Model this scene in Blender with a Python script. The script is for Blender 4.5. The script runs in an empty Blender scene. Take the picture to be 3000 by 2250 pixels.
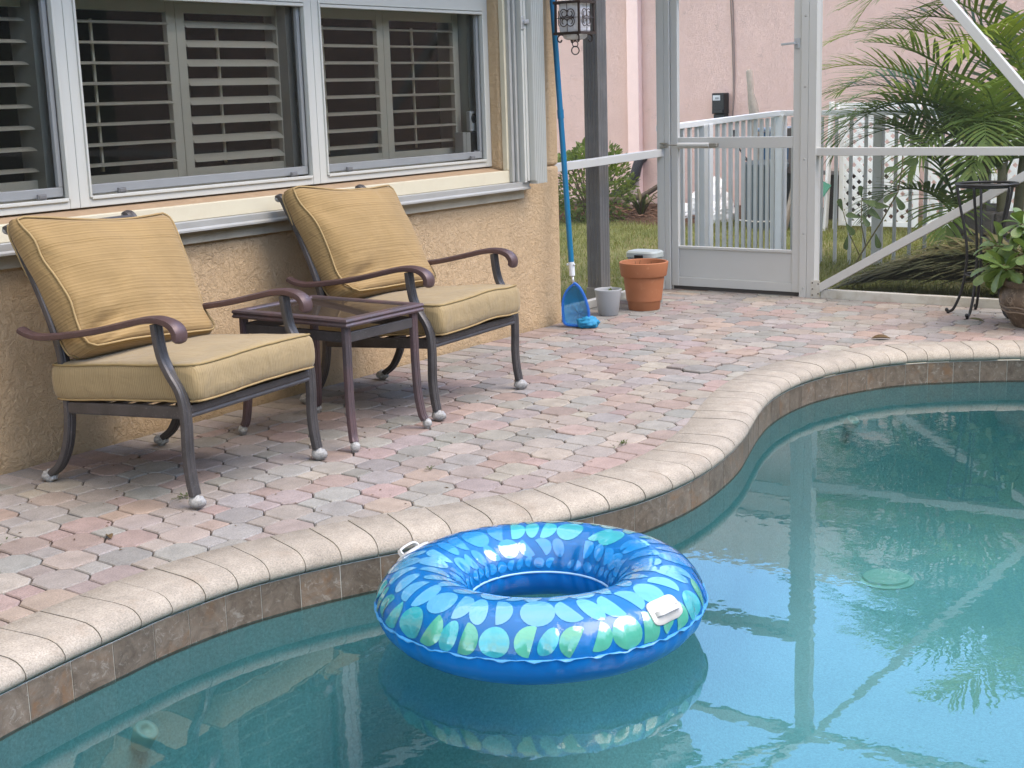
import bpy, math, random
import numpy as np
from mathutils import Vector, Matrix, noise
from mathutils.geometry import tessellate_polygon
R = math.radians
random.seed(7)
rnd = random.uniform
S = bpy.context.scene

# ------------------------------------------------------------------ camera, sky, sun, exposure
cam = bpy.data.objects.new('camera', bpy.data.cameras.new('camera'))
S.collection.objects.link(cam)
cam.data.lens = 49.2
cam.data.sensor_width = 36
cam.data.clip_start = .05
cam.data.clip_end = 900
yaw, pitch, roll = R(35.3706), R(-11.6889), R(-1.8142)
fw = Vector((math.cos(pitch) * math.cos(yaw), math.cos(pitch) * math.sin(yaw), math.sin(pitch)))
r0 = fw.cross(Vector((0, 0, 1))).normalized()
u0 = r0.cross(fw)
rr = r0 * math.cos(roll) + u0 * math.sin(roll)
uu = -r0 * math.sin(roll) + u0 * math.cos(roll)
mw = Matrix((rr, uu, -fw)).transposed().to_4x4()
mw.translation = (0, 0, 1.37)
cam.matrix_world = mw
S.camera = cam

SUN_EL, SUN_AZ = R(55), R(-78)          # azimuth measured from +x towards +y
CLOUD_OFF, CLOUD = (11.87, -22.28, -7.43), (5.0, 4.35, 3.5, 1)
w = bpy.data.worlds.new('World')
S.world = w
w.use_nodes = True
nt = w.node_tree
bg = nt.nodes['Background']
sky = nt.nodes.new('ShaderNodeTexSky')
sky.sky_type = 'NISHITA'
sky.sun_disc = False
sky.sun_elevation = SUN_EL
sky.sun_rotation = R(90) - SUN_AZ
sky.air_density = 1.0
sky.dust_density = .3
sky.ozone_density = 4.0
# broken cloud over the blue: a noise laid on a flat ceiling high above
def wn(kind, **kw):
    x = nt.nodes.new(kind)
    for k, v in kw.items():
        setattr(x, k, v)
    return x
tcw = wn('ShaderNodeTexCoord')
sepw = wn('ShaderNodeSeparateXYZ')
nt.links.new(tcw.outputs['Generated'], sepw.inputs[0])
mxw = wn('ShaderNodeMath', operation='ADD')
mxw.inputs[1].default_value = .12
abw = wn('ShaderNodeMath', operation='ABSOLUTE')
nt.links.new(sepw.outputs[2], abw.inputs[0])
nt.links.new(abw.outputs[0], mxw.inputs[0])
dvw = wn('ShaderNodeVectorMath', operation='DIVIDE')
cmw = wn('ShaderNodeCombineXYZ')
for q in (0, 1, 2):
    nt.links.new(mxw.outputs[0], cmw.inputs[q])
nt.links.new(tcw.outputs['Generated'], dvw.inputs[0])
nt.links.new(cmw.outputs[0], dvw.inputs[1])
mpw = wn('ShaderNodeMapping')
mpw.inputs['Location'].default_value = CLOUD_OFF
nt.links.new(dvw.outputs[0], mpw.inputs[0])
now = wn('ShaderNodeTexNoise')
now.inputs["Scale"].default_value = .55
now.inputs['Detail'].default_value = 7
now.inputs['Roughness'].default_value = .55
nt.links.new(mpw.outputs[0], now.inputs['Vector'])
rpw = wn('ShaderNodeValToRGB')
rpw.color_ramp.elements[0].position = .43
rpw.color_ramp.elements[1].position = .60
nt.links.new(now.outputs['Fac'], rpw.inputs[0])
mcw = wn('ShaderNodeMix', data_type='RGBA')
nt.links.new(rpw.outputs[0], mcw.inputs[0])
gnw = wn('ShaderNodeVectorMath', operation='MULTIPLY')
gnw.inputs[1].default_value = (1.75, 1.75, 1.75)
nt.links.new(sky.outputs[0], gnw.inputs[0])
nt.links.new(gnw.outputs[0], mcw.inputs[6])
mcw.inputs[7].default_value = CLOUD
nt.links.new(mcw.outputs[2], bg.inputs[0])
bg.inputs[1].default_value = .15
sl = bpy.data.lights.new('sun', 'SUN')
sl.energy = 1.15
sl.angle = R(40)
sl.color = (1, .84, .66)
so = bpy.data.objects.new('sun', sl)
S.collection.objects.link(so)
sd = Vector((math.cos(SUN_EL) * math.cos(SUN_AZ), math.cos(SUN_EL) * math.sin(SUN_AZ), math.sin(SUN_EL)))
so.rotation_euler = sd.to_track_quat('Z', 'Y').to_euler()
so.location = sd * 30
S.view_settings.view_transform = 'Standard'
S.view_settings.look = 'None'
S.view_settings.exposure = 1.76
S.view_settings.gamma = 1
S.view_settings.use_curve_mapping = False
S.cycles.max_bounces = 10
S.cycles.transparent_max_bounces = 24
S.cycles.caustics_reflective = False
S.cycles.caustics_refractive = False

# ------------------------------------------------------------------ helpers
def rotz(a):
    return Matrix.Rotation(a, 4, 'Z')

class MB:
    def __init__(s):
        s.v, s.f, s.c = [], [], None
    def add(s, vs, fs):
        o = len(s.v)
        s.v += [tuple(v) for v in vs]
        s.f += [tuple(i + o for i in f) for f in fs]
        return s
    def box(s, x0, x1, y0, y1, z0, z1):
        v = [(x, y, z) for z in (z0, z1) for y in (y0, y1) for x in (x0, x1)]
        return s.add(v, [(0, 2, 3, 1), (4, 5, 7, 6), (0, 1, 5, 4), (2, 6, 7, 3), (0, 4, 6, 2), (1, 3, 7, 5)])
    def bar(s, p, q, w, h, up=(0, 0, 1)):
        p, q = Vector(p), Vector(q)
        t = (q - p).normalized()
        a = t.cross(Vector(up)).normalized()
        b = a.cross(t)
        a, b = a * w / 2, b * h / 2
        v = [p - a - b, p + a - b, p + a + b, p - a + b, q - a - b, q + a - b, q + a + b, q - a + b]
        return s.add(v, [(3, 2, 1, 0), (4, 5, 6, 7), (0, 1, 5, 4), (1, 2, 6, 5), (2, 3, 7, 6), (3, 0, 4, 7)])
    def sweep(s, pts, prof, side=None, closed=False, scale=None):
        """prof: list of (a,b); a along the side vector, b along normal = side x tangent"""
        pts = [Vector(p) for p in pts]
        n, m = len(pts), len(prof)
        vs = []
        last = None
        for i, p in enumerate(pts):
            if closed:
                t = pts[(i + 1) % n] - pts[i - 1]
            else:
                t = pts[min(i + 1, n - 1)] - pts[max(i - 1, 0)]
            t.normalize()
            if side is not None:
                sv = Vector(side(i) if callable(side) else side)
                sv = (sv - t * sv.dot(t)).normalized()
            else:
                if last is None:
                    last = t.orthogonal().normalized()
                sv = (last - t * last.dot(t)).normalized()
                last = sv
            nv = sv.cross(t)
            k = scale[i] if scale else 1
            vs += [p + sv * a * k + nv * b * k for a, b in prof]
        fs = []
        for i in range(n if closed else n - 1):
            j = (i + 1) % n
            for k in range(m):
                l = (k + 1) % m
                fs.append((i * m + k, i * m + l, j * m + l, j * m + k))
        if not closed:
            fs.append(tuple(range(m))[::-1])
            fs.append(tuple(range((n - 1) * m, n * m)))
        return s.add(vs, fs)
    def tube(s, pts, r, n=8, closed=False, side=None):
        if isinstance(r, (int, float)):
            sc, rad = None, r
        else:
            sc, rad = list(r), 1
        prof = [(rad * math.cos(2 * math.pi * k / n), rad * math.sin(2 * math.pi * k / n)) for k in range(n)]
        return s.sweep(pts, prof, side, closed, sc)
    def lathe(s, prof, n=32, c=(0, 0, 0), sq=(1, 1)):
        vs, fs = [], []
        m = len(prof)
        for i in range(n):
            a = 2 * math.pi * i / n
            for r, z in prof:
                vs.append((c[0] + sq[0] * r * math.cos(a), c[1] + sq[1] * r * math.sin(a), c[2] + z))
        for i in range(n):
            j = (i + 1) % n
            for k in range(m - 1):
                fs.append((i * m + k, j * m + k, j * m + k + 1, i * m + k + 1))
        return s.add(vs, fs)
    def ball(s, c, r, sq=(1, 1, 1), n=12, m=8):
        prof = [(max(1e-5, math.sin(math.pi * k / m)), -math.cos(math.pi * k / m)) for k in range(m + 1)]
        vs, fs = [], []
        for i in range(n):
            a = 2 * math.pi * i / n
            for rr_, z in prof:
                vs.append((c[0] + r * sq[0] * rr_ * math.cos(a), c[1] + r * sq[1] * rr_ * math.sin(a), c[2] + r * sq[2] * z))
        for i in range(n):
            j = (i + 1) % n
            for k in range(m):
                fs.append((i * (m + 1) + k, j * (m + 1) + k, j * (m + 1) + k + 1, i * (m + 1) + k + 1))
        return s.add(vs, fs)
    def mesh(s, name, mat=None, smooth=False):
        me = bpy.data.meshes.new(name)
        me.from_pydata(s.v, [], s.f)
        if s.c is not None:
            at = me.color_attributes.new('tint', 'FLOAT_COLOR', 'POINT')
            at.data.foreach_set('color', np.array(s.c, dtype=np.float32).ravel())
        if mat is not None:
            me.materials.append(mat)
        if smooth:
            me.polygons.foreach_set('use_smooth', [True] * len(me.polygons))
        me.update()
        return me

def link(o):
    S.collection.objects.link(o)
    return o

def world(o):
    if o.parent is None:
        return o.matrix_basis.copy()
    return world(o.parent) @ o.matrix_parent_inverse @ o.matrix_basis

def put(o, p):
    """parent o to p, keeping o's geometry where it was written (world space)"""
    if p is not None:
        o.parent = p
        o.matrix_parent_inverse = world(p).inverted()
    return o

def obj(name, mb, mat, parent=None, smooth=False, bevel=0, local=False, seg=2, **pr):
    me = mb if isinstance(mb, bpy.types.Mesh) else mb.mesh(name, mat, smooth)
    o = link(bpy.data.objects.new(name, me))
    if parent is not None:
        if local:
            o.parent = parent
        else:
            put(o, parent)
    if bevel:
        b = o.modifiers.new('bevel', 'BEVEL')
        b.width = bevel
        b.segments = seg
        b.limit_method = 'ANGLE'
        b.angle_limit = R(40)
        b.harden_normals = False
    if smooth == 'auto':
        me.polygons.foreach_set('use_smooth', [True] * len(me.polygons))
        me.set_sharp_from_angle(angle=R(38))
    for k, v in pr.items():
        o[k] = v
    return o

def thing(name, label, cat, loc=(0, 0, 0), rz=0, group=None):
    o = link(bpy.data.objects.new(name, None))
    o.empty_display_size = .05
    o.location = loc
    o.rotation_euler = (0, 0, rz)
    return tag(o, label, cat, group)

def tag(o, label, cat, group=None):
    o['label'] = label
    o['category'] = cat
    if group:
        o['group'] = group
    return o

def copy_tree(o, parent=None):
    c = link(o.copy())
    if parent is not None:
        c.parent = parent
    for ch in list(o.children):
        copy_tree(ch, c)
    return c

# ------------------------------------------------------------------ materials
class NT:
    def __init__(s, name):
        s.m = bpy.data.materials.new(name)
        s.m.use_nodes = True
        s.t = s.m.node_tree
        s.b = s.t.nodes['Principled BSDF']
        s.out = s.t.nodes['Material Output']
        s.tc = s.n('ShaderNodeTexCoord')
    def n(s, kind, **kw):
        x = s.t.nodes.new(kind)
        for k, v in kw.items():
            setattr(x, k, v)
        return x
    def l(s, a, b):
        s.t.links.new(a, b)
    def noise(s, scale, detail=3, rough=.5, coord='Object', vec=None, stretch=None, dist=0):
        t = s.n('ShaderNodeTexNoise')
        t.inputs['Scale'].default_value = scale
        t.inputs['Detail'].default_value = detail
        t.inputs['Roughness'].default_value = rough
        t.inputs['Distortion'].default_value = dist
        v = vec if vec is not None else s.tc.outputs[coord]
        if stretch:
            mp = s.n('ShaderNodeMapping')
            mp.inputs['Scale'].default_value = stretch
            s.l(v, mp.inputs[0])
            v = mp.outputs[0]
        s.l(v, t.inputs['Vector'])
        return t.outputs['Fac']
    def ramp(s, fac, stops):
        r = s.n('ShaderNodeValToRGB')
        e = r.color_ramp.elements
        while len(e) < len(stops):
            e.new(.5)
        for k, (p, c) in enumerate(stops):
            e[k].position = p
            e[k].color = (c, c, c, 1) if isinstance(c, (int, float)) else (*c, 1)
        s.l(fac, r.inputs[0])
        return r.outputs[0]
    def mix(s, fac, a, b, mode='MIX'):
        m = s.n('ShaderNodeMix', data_type='RGBA', blend_type=mode)
        for sock, x in ((m.inputs[0], fac), (m.inputs[6], a), (m.inputs[7], b)):
            if isinstance(x, (int, float)):
                sock.default_value = x if sock == m.inputs[0] else (x, x, x, 1)
            elif isinstance(x, (tuple, list)):
                sock.default_value = (*x, 1)
            else:
                s.l(x, sock)
        return m.outputs[2]
    def math(s, op, a, b=0, c=None):
        m = s.n('ShaderNodeMath', operation=op)
        for sock, x in zip(m.inputs, (a, b, c)):
            if x is None:
                continue
            if isinstance(x, (int, float)):
                sock.default_value = x
            else:
                s.l(x, sock)
        return m.outputs[0]
    def base(s, c):
        if isinstance(c, (tuple, list)):
            s.b.inputs['Base Color'].default_value = (*c, 1)
        else:
            s.l(c, s.b.inputs['Base Color'])
    def bump(s, h, strength=.3, dist=.01, prev=None):
        b = s.n('ShaderNodeBump')
        b.inputs['Strength'].default_value = strength
        b.inputs['Distance'].default_value = dist
        s.l(h, b.inputs['Height'])
        if prev is not None:
            s.l(prev, b.inputs['Normal'])
        s.l(b.outputs[0], s.b.inputs['Normal'])
        return b.outputs[0]
    def rough(s, r, spec=.5, metal=0):
        if isinstance(r, (int, float)):
            s.b.inputs['Roughness'].default_value = r
        else:
            s.l(r, s.b.inputs['Roughness'])
        s.b.inputs['Specular IOR Level'].default_value = spec
        s.b.inputs['Metallic'].default_value = metal

def mat(name, col, rough=.5, spec=.5, metal=0, var=.1, vs=12, bump=0, bs=60, bd=.003, speck=0, ss=260, dirt=None):
    k = NT(name)
    n1 = k.noise(vs, 4)
    c = k.mix(n1, tuple(x * (1 - var) for x in col), tuple(min(1, x * (1 + var)) for x in col))
    if speck:
        n2 = k.ramp(k.noise(ss, 2, .7), [(.3, 1 - speck), (.7, 1 + speck * .6)])
        c = k.mix(1, c, n2, 'MULTIPLY')
    if dirt:
        d = k.ramp(k.noise(6, 6, .65), [(.5, 0), (.75, 1)])
        c = k.mix(k.math('MULTIPLY', d, dirt[3]), c, tuple(dirt[:3]))
    k.base(c)
    k.rough(rough, spec, metal)
    if bump:
        k.bump(k.noise(bs, 4, .6), bump, bd)
    return k.m

def stucco(name, col, scale=1.0, stain=.25):
    k = NT(name)
    n1 = k.noise(2.2, 5, .6)
    n2 = k.noise(90, 3, .7)
    c = k.mix(n1, tuple(x * .9 for x in col), tuple(x * 1.08 for x in col))
    # trowelled flat plates with ragged edges and fine grit between
    wv = k.noise(24 * scale, 5, .6, dist=1.6)
    plate = k.ramp(wv, [(.44, 0), (.49, .8), (.55, 1)])
    wv2 = k.noise(46 * scale, 3, .6, dist=2.2)
    worm = k.ramp(wv2, [(.40, 0), (.46, 1), (.54, 1), (.60, .3)])
    cr = k.n('ShaderNodeTexVoronoi', feature='DISTANCE_TO_EDGE')
    cr.inputs['Scale'].default_value = 9 * scale
    wz = k.n('ShaderNodeVectorMath', operation='MULTIPLY_ADD')
    tn = k.n('ShaderNodeTexNoise')
    tn.inputs['Scale'].default_value = 14
    tn.inputs['Detail'].default_value = 4
    k.l(k.tc.outputs['Object'], tn.inputs['Vector'])
    k.l(tn.outputs['Color'], wz.inputs[0])
    wz.inputs[1].default_value = (.16, .16, .16)
    k.l(k.tc.outputs['Object'], wz.inputs[2])
    k.l(wz.outputs[0], cr.inputs['Vector'])
    crack = k.ramp(cr.outputs['Distance'], [(0, 0), (.05, 1)])
    gate = k.ramp(k.noise(5, 3), [(.60, 1), (.72, 0)])
    crack = k.math('MAXIMUM', crack, gate)
    h = k.math('ADD', k.math('MULTIPLY', plate, .6), k.math('MULTIPLY', crack, .55))
    h = k.math('ADD', h, k.math('ADD', k.math('MULTIPLY', n2, .2), k.math('MULTIPLY', worm, .5)))
    c = k.mix(k.math('MULTIPLY', k.math('SUBTRACT', 1, worm), .09), c, tuple(x * .55 for x in col))  # shade in the hollows of the relief is put into the colour too
    pit = k.mix(k.math('MULTIPLY', k.math('SUBTRACT', 1, crack), .45), c, tuple(x * .45 for x in col))
    st = k.ramp(k.noise(3.1, 6, .7, stretch=(1, 1, .35)), [(.52, 0), (.8, stain)])
    pit = k.mix(st, pit, tuple(x * .62 for x in col))
    # splash dirt thrown up from the ground, with a ragged upper edge
    gpos = k.n('ShaderNodeNewGeometry')
    sz = k.n('ShaderNodeSeparateXYZ')
    k.l(gpos.outputs['Position'], sz.inputs[0])
    edge = k.math('ADD', sz.outputs[2], k.math('MULTIPLY', k.noise(7, 6, .7), .22))
    sp_ = k.ramp(edge, [(.06, .55), (.19, 0)])
    pit = k.mix(sp_, pit, tuple(x * .55 for x in col))
    k.base(pit)
    k.rough(.88, .25)
    k.bump(h, .85, .0068)
    return k.m

def obj_tinted(name, rough=.85, speck=.35, attr=False, stainc=(.10, .08, .06), stain=.35, bump=.35):
    """stone whose overall colour comes from each stone (object colour, or a vertex colour for the joined rest)"""
    k = NT(name)
    if attr:
        a = k.n('ShaderNodeAttribute', attribute_name='tint')
        base = a.outputs['Color']
        vec = k.tc.outputs['Object']
    else:
        oi = k.n('ShaderNodeObjectInfo')
        base = oi.outputs['Color']
        g = k.n('ShaderNodeNewGeometry')
        vec = g.outputs['Position']
    n1 = k.ramp(k.noise(190, 3, .85, vec=vec), [(.28, 1 - speck), (.5, 1), (.72, 1 + speck * .75)])
    n2 = k.ramp(k.noise(13, 5, .6, vec=vec), [(.3, .84), (.7, 1.12)])
    c = k.mix(1, k.mix(1, base, n1, 'MULTIPLY'), n2, 'MULTIPLY')
    st = k.ramp(k.noise(5.5, 7, .7, vec=vec), [(.55, 0), (.78, stain)])
    c = k.mix(st, c, stainc)
    k.base(c)
    k.rough(rough, .3)
    k.bump(k.noise(330, 3, .75, vec=vec), bump, .0025)
    return k.m

WHITE = mat('white_aluminium', (.50, .50, .475), .38, .5, var=.03, bump=.05, bs=300, bd=.001, dirt=(.42, .41, .36, .22))
WHITE_OLD = mat('white_aluminium_dirty', (.52, .51, .46), .5, .4, var=.08, dirt=(.25, .2, .13, .75))
VINYL = mat('white_window_frame', (.50, .50, .455), .35, .5, var=.03, dirt=(.5, .47, .4, .18))
CREAM = mat('cream_painted_board', (.60, .545, .40), .55, .4, var=.05, bump=.25, bs=200, bd=.002, dirt=(.4, .33, .22, .3))
GREYTRACK = mat('grey_track_metal', (.40, .40, .375), .42, .5, metal=.3, var=.12)
SCREENRAIL = mat('grey_screen_rail', (.30, .31, .31), .5, .4, var=.08)
LATCH = mat('grey_latch', (.14, .14, .14), .5)
LOUVER = mat('ivory_shutter_paint', (.82, .77, .63), .45, .4, var=.02)
TAN = stucco('tan_stucco', (.585, .425, .255))
TANSILL = mat('tan_sill', (.36, .255, .16), .85, .2, var=.2, vs=20, bump=.6, bs=90, bd=.004)
PINK = stucco('pink_stucco', (.93, .665, .57), 1.5, .22)
PINKTRIM = mat('pink_trim', (.93, .69, .61), .8, .2, var=.06, bump=.3, bs=120)
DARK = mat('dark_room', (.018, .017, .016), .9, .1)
GREYPOST = mat('grey_brown_post_paint', (.155, .150, .145), .5, .4, var=.14, vs=6, dirt=(.3, .28, .25, .35))
IRON = mat('black_iron', (.012, .012, .013), .45, .5, var=.2)
RUST = mat('dark_brown_iron', (.03, .018, .014), .5, .5, var=.35, vs=40)
BLUEPOLE = mat('blue_pole', (.006, .135, .27), .35, .5, var=.12)
CHROME = mat('worn_aluminium', (.6, .6, .6), .35, .5, metal=.7, var=.1)
GREYPOT = mat('grey_plastic_pot', (.36, .37, .37), .45, .4, var=.06, dirt=(.2, .19, .17, .25))
SOIL = mat('soil', (.035, .025, .018), .95, .1, var=.5, vs=60, bump=.8, bs=80, bd=.01)
GREEN_HOSE = mat('green_plastic', (.01, .15, .09), .45, .5)
BIN_GREY = mat('grey_plastic_can', (.062, .085, .10), .5, .4, var=.12)
BIN_BLUE = mat('blue_plastic_bin', (.02, .075, .15), .45, .4, var=.15)
BLACK = mat('black_plastic', (.013, .013, .014), .45, .4)
WOODG = mat('weathered_grey_wood', (.30, .265, .225), .8, .2, var=.3, vs=25, bump=.4, bs=60)
BAG = mat('white_plastic_bag', (.82, .83, .84), .35, .5, var=.05, bump=.6, bs=14, bd=.03)
PAPER = mat('off_white_paper', (.7, .69, .64), .7)
STEMG = mat('brown_green_stem', (.11, .10, .045), .7, .3, var=.25, vs=40)
BRANCH = mat('grey_brown_branch', (.12, .09, .065), .85, .2, var=.3, vs=30)

def leafmat(name, a, b, c=None, rough=.5, trans=.45, scale=3.0, spec=.35):
    k = NT(name)
    g = k.n('ShaderNodeNewGeometry')
    n1 = k.noise(scale, 4, .6, vec=g.outputs['Position'])
    n2 = k.noise(scale * 9, 2, .6, vec=g.outputs['Position'])
    col = k.mix(k.ramp(n1, [(.32, 0), (.68, 1)]), a, b)
    if c:
        col = k.mix(k.ramp(n2, [(.56, 0), (.74, .85)]), col, c)
    k.base(col)
    k.rough(rough, spec)
    tr = k.n('ShaderNodeBsdfTranslucent')
    k.l(k.mix(1, col, (1.25, 1.2, .6), 'MULTIPLY'), tr.inputs[0])
    ms = k.n('ShaderNodeMixShader')
    ms.inputs[0].default_value = trans
    k.l(k.b.outputs[0], ms.inputs[1])
    k.l(tr.outputs[0], ms.inputs[2])
    k.l(ms.outputs[0], k.out.inputs[0])
    return k.m

PALM = leafmat('palm_leaf', (.10, .17, .05), (.17, .26, .075), (.27, .31, .07), scale=2.2, spec=.5)
PALMY = leafmat('palm_leaf_yellow_green', (.20, .30, .04), (.31, .40, .06), (.40, .40, .08), scale=3)
PALMD = leafmat('palm_leaf_dark', (.075, .13, .06), (.13, .20, .085), (.18, .24, .10), scale=2.5, spec=.45)
DEADF = leafmat('fading_frond', (.095, .095, .035), (.15, .13, .06), (.19, .15, .09), rough=.6, trans=.15)
CLUSIA = leafmat('thick_round_leaf', (.075, .13, .035), (.13, .20, .06), (.22, .25, .06), rough=.42, trans=.15, scale=9, spec=.4)
BUSHM = leafmat('bush_leaf', (.085, .14, .035), (.18, .25, .07), (.03, .06, .02), scale=6)
GRASSM = leafmat('lawn_grass', (.12, .155, .045), (.21, .23, .075), (.36, .31, .16), rough=.6, trans=.3, scale=4)
WEED = leafmat('weed_leaf', (.05, .09, .02), (.10, .14, .03), scale=20)
HEDGE = leafmat('far_tree_leaf', (.02, .035, .012), (.045, .065, .02), scale=.6)
DEADLEAF = mat('dead_brown_leaf', (.10, .065, .03), .8, .2, var=.4, vs=60)

def mesh_screen(name, col, open_):
    k = NT(name)
    tr = k.n('ShaderNodeBsdfTransparent')
    k.base(col)
    k.rough(.6, .2)
    ms = k.n('ShaderNodeMixShader')
    ms.inputs[0].default_value = 1 - open_
    k.l(tr.outputs[0], ms.inputs[1])
    k.l(k.b.outputs[0], ms.inputs[2])
    k.l(ms.outputs[0], k.out.inputs[0])
    return k.m
CAGEMESH = mesh_screen('cage_insect_mesh', (.16, .17, .17), .915)
def window_mesh(name):
    k = NT(name)
    tr = k.n('ShaderNodeBsdfTransparent')
    k.base((.05, .05, .045))
    k.rough(.5, .3)
    ms = k.n('ShaderNodeMixShader')
    k.l(k.ramp(k.noise(330, 2, .8), [(.35, .05), (.65, .18)]), ms.inputs[0])
    k.l(tr.outputs[0], ms.inputs[1])
    k.l(k.b.outputs[0], ms.inputs[2])
    k.l(ms.outputs[0], k.out.inputs[0])
    return k.m
WINMESH = window_mesh('window_insect_mesh')
def glass(name, tint, rough=.0, ior=1.45):
    k = NT(name)
    tr = k.n('ShaderNodeBsdfTransparent')
    tr.inputs[0].default_value = (*tint, 1)
    gl = k.n('ShaderNodeBsdfGlossy')
    gl.inputs['Roughness'].default_value = rough
    fr = k.n('ShaderNodeFresnel')
    fr.inputs[0].default_value = ior
    ms = k.n('ShaderNodeMixShader')
    k.l(fr.outputs[0], ms.inputs[0])
    k.l(tr.outputs[0], ms.inputs[1])
    k.l(gl.outputs[0], ms.inputs[2])
    k.l(ms.outputs[0], k.out.inputs[0])
    return k, fr, gl
GLASS = glass('window_glass', (.88, .87, .83))[0].m
def tableglass():
    k, fr, gl = glass('brown_table_glass', (.42, .35, .28), .04, 1.5)
    df = k.n('ShaderNodeBsdfDiffuse')
    df.inputs[0].default_value = (.10, .078, .062, 1)
    m2 = k.n('ShaderNodeMixShader')
    m2.inputs[0].default_value = .30
    old = [l for l in k.t.links if l.to_node == k.out][0].from_socket
    k.l(old, m2.inputs[1])
    k.l(df.outputs[0], m2.inputs[2])
    k.l(m2.outputs[0], k.out.inputs[0])
    return k.m
TABLEGLASS = tableglass()

def water_mat():
    k, fr, gl = glass('pool_water', (.56, .88, .915), .0, 1.8)
    g = k.n('ShaderNodeNewGeometry')
    pos = g.outputs['Position']
    n1 = k.noise(5.5, 2, .5, vec=pos, stretch=(1, 1, 1))
    n2 = k.noise(22, 2, .5, vec=pos)
    gate = k.ramp(k.noise(.9, 2, .5, vec=pos), [(.42, .12), (.62, 1)])
    h = k.math('ADD', n1, k.math('MULTIPLY', k.math('MULTIPLY', n2, .7), gate))
    b = k.n('ShaderNodeBump')
    b.inputs['Strength'].default_value = .020
    b.inputs['Distance'].default_value = .02
    k.l(h, b.inputs['Height'])
    k.l(b.outputs[0], gl.inputs['Normal'])
    k.l(b.outputs[0], fr.inputs['Normal'])
    return k.m
WATER = water_mat()

def metal_chair(name, col, col2):
    k = NT(name)
    c = k.mix(k.ramp(k.noise(7, 4, .6), [(.35, 0), (.65, 1)]), col, col2)
    c = k.mix(k.ramp(k.noise(120, 4, .7), [(.60, 0), (.78, .55)]), c, (.30, .29, .28))
    k.base(c)
    k.rough(k.ramp(k.noise(30, 3), [(.3, .38), (.7, .55)]), .5, .25)
    k.bump(k.noise(160, 3, .6), .12, .001)
    return k.m
CHAIRM = metal_chair('charcoal_chair_metal', (.048, .046, .047), (.080, .074, .075))
ARMM = metal_chair('maroon_worn_arm_metal', (.075, .047, .048), (.105, .062, .060))
TABLEM = metal_chair('maroon_charcoal_table_metal', (.075, .062, .068), (.115, .072, .076))
WORN = mat('bare_white_worn_metal', (.36, .36, .35), .6, .4, var=.4, vs=90, bump=.6, bs=110, bd=.004, speck=.4, ss=120, dirt=(.10, .10, .105, .85))

def fabric(name, axis, a, b, freq):
    """fine woven stripes: the lines run across the given axis (for a seat they turn the corner onto its sides)"""
    k = NT(name)
    sep = k.n('ShaderNodeSeparateXYZ')
    k.l(k.tc.outputs['Object'], sep.inputs[0])
    ax = sep.outputs['XYZ'.index(axis)]
    if axis == 'X':
        sn = k.n('ShaderNodeSeparateXYZ')
        k.l(k.tc.outputs['Normal'], sn.inputs[0])
        side = k.math('GREATER_THAN', k.math('ABSOLUTE', sn.outputs[0]), .75)
        ax = k.math('ADD', k.math('MULTIPLY', ax, k.math('SUBTRACT', 1, side)), k.math('MULTIPLY', sep.outputs[1], side))
    wob = k.math('MULTIPLY', k.noise(3, 1), .006)
    co = k.math('ADD', ax, wob)
    st = k.n('ShaderNodeTexNoise')
    st.noise_dimensions = '1D'
    st.inputs['Scale'].default_value = freq
    st.inputs['Detail'].default_value = 3
    st.inputs['Roughness'].default_value = .7
    k.l(co, st.inputs['W'])
    fine = k.noise(420, 2, .8)
    per = k.math('SINE', k.math('ADD', k.math('MULTIPLY', co, 6.2832 / (.0125 if axis == 'Y' else .0085)), k.math('MULTIPLY', st.outputs['Fac'], 5)))
    f = k.math('ADD', k.math('MULTIPLY', st.outputs['Fac'], .55), k.math('MULTIPLY', fine, .15))
    f = k.math('ADD', f, k.math('MULTIPLY_ADD', per, .075, .15))
    s = k.ramp(f, [(.34, 0), (.46, .55), (.54, .7), (.66, 1)])
    c = k.mix(s, a, b)
    big = k.ramp(k.noise(4, 4, .6), [(.3, .86), (.7, 1.08)])
    c = k.mix(1, c, big, 'MULTIPLY')
    c = k.mix(k.ramp(k.noise(11, 6, .7), [(.60, 0), (.8, .45)]), c, (.17, .135, .07))
    k.base(c)
    k.rough(.9, .15)
    k.b.inputs['Sheen Weight'].default_value = .15
    wr = k.noise(9, 3, .55, stretch=(.5, 1.4, 1.4) if axis != 'X' else (1, 1, 1), dist=.8)
    nb = k.bump(wr, .45, .02)
    k.bump(f, .3, .0012, nb)
    return k.m
FABRIC_B = fabric('gold_striped_fabric', 'Y', (.205, .133, .053), (.345, .238, .11), 230)
FABRIC_S = fabric('gold_striped_seat_fabric', 'X', (.215, .155, .076), (.355, .275, .148), 300)
PIPING = mat('gold_piping', (.34, .245, .12), .85, .15, var=.12, vs=40)
PIPING_D = mat('darker_piping', (.28, .21, .10), .85, .15, var=.15, vs=40)

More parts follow.
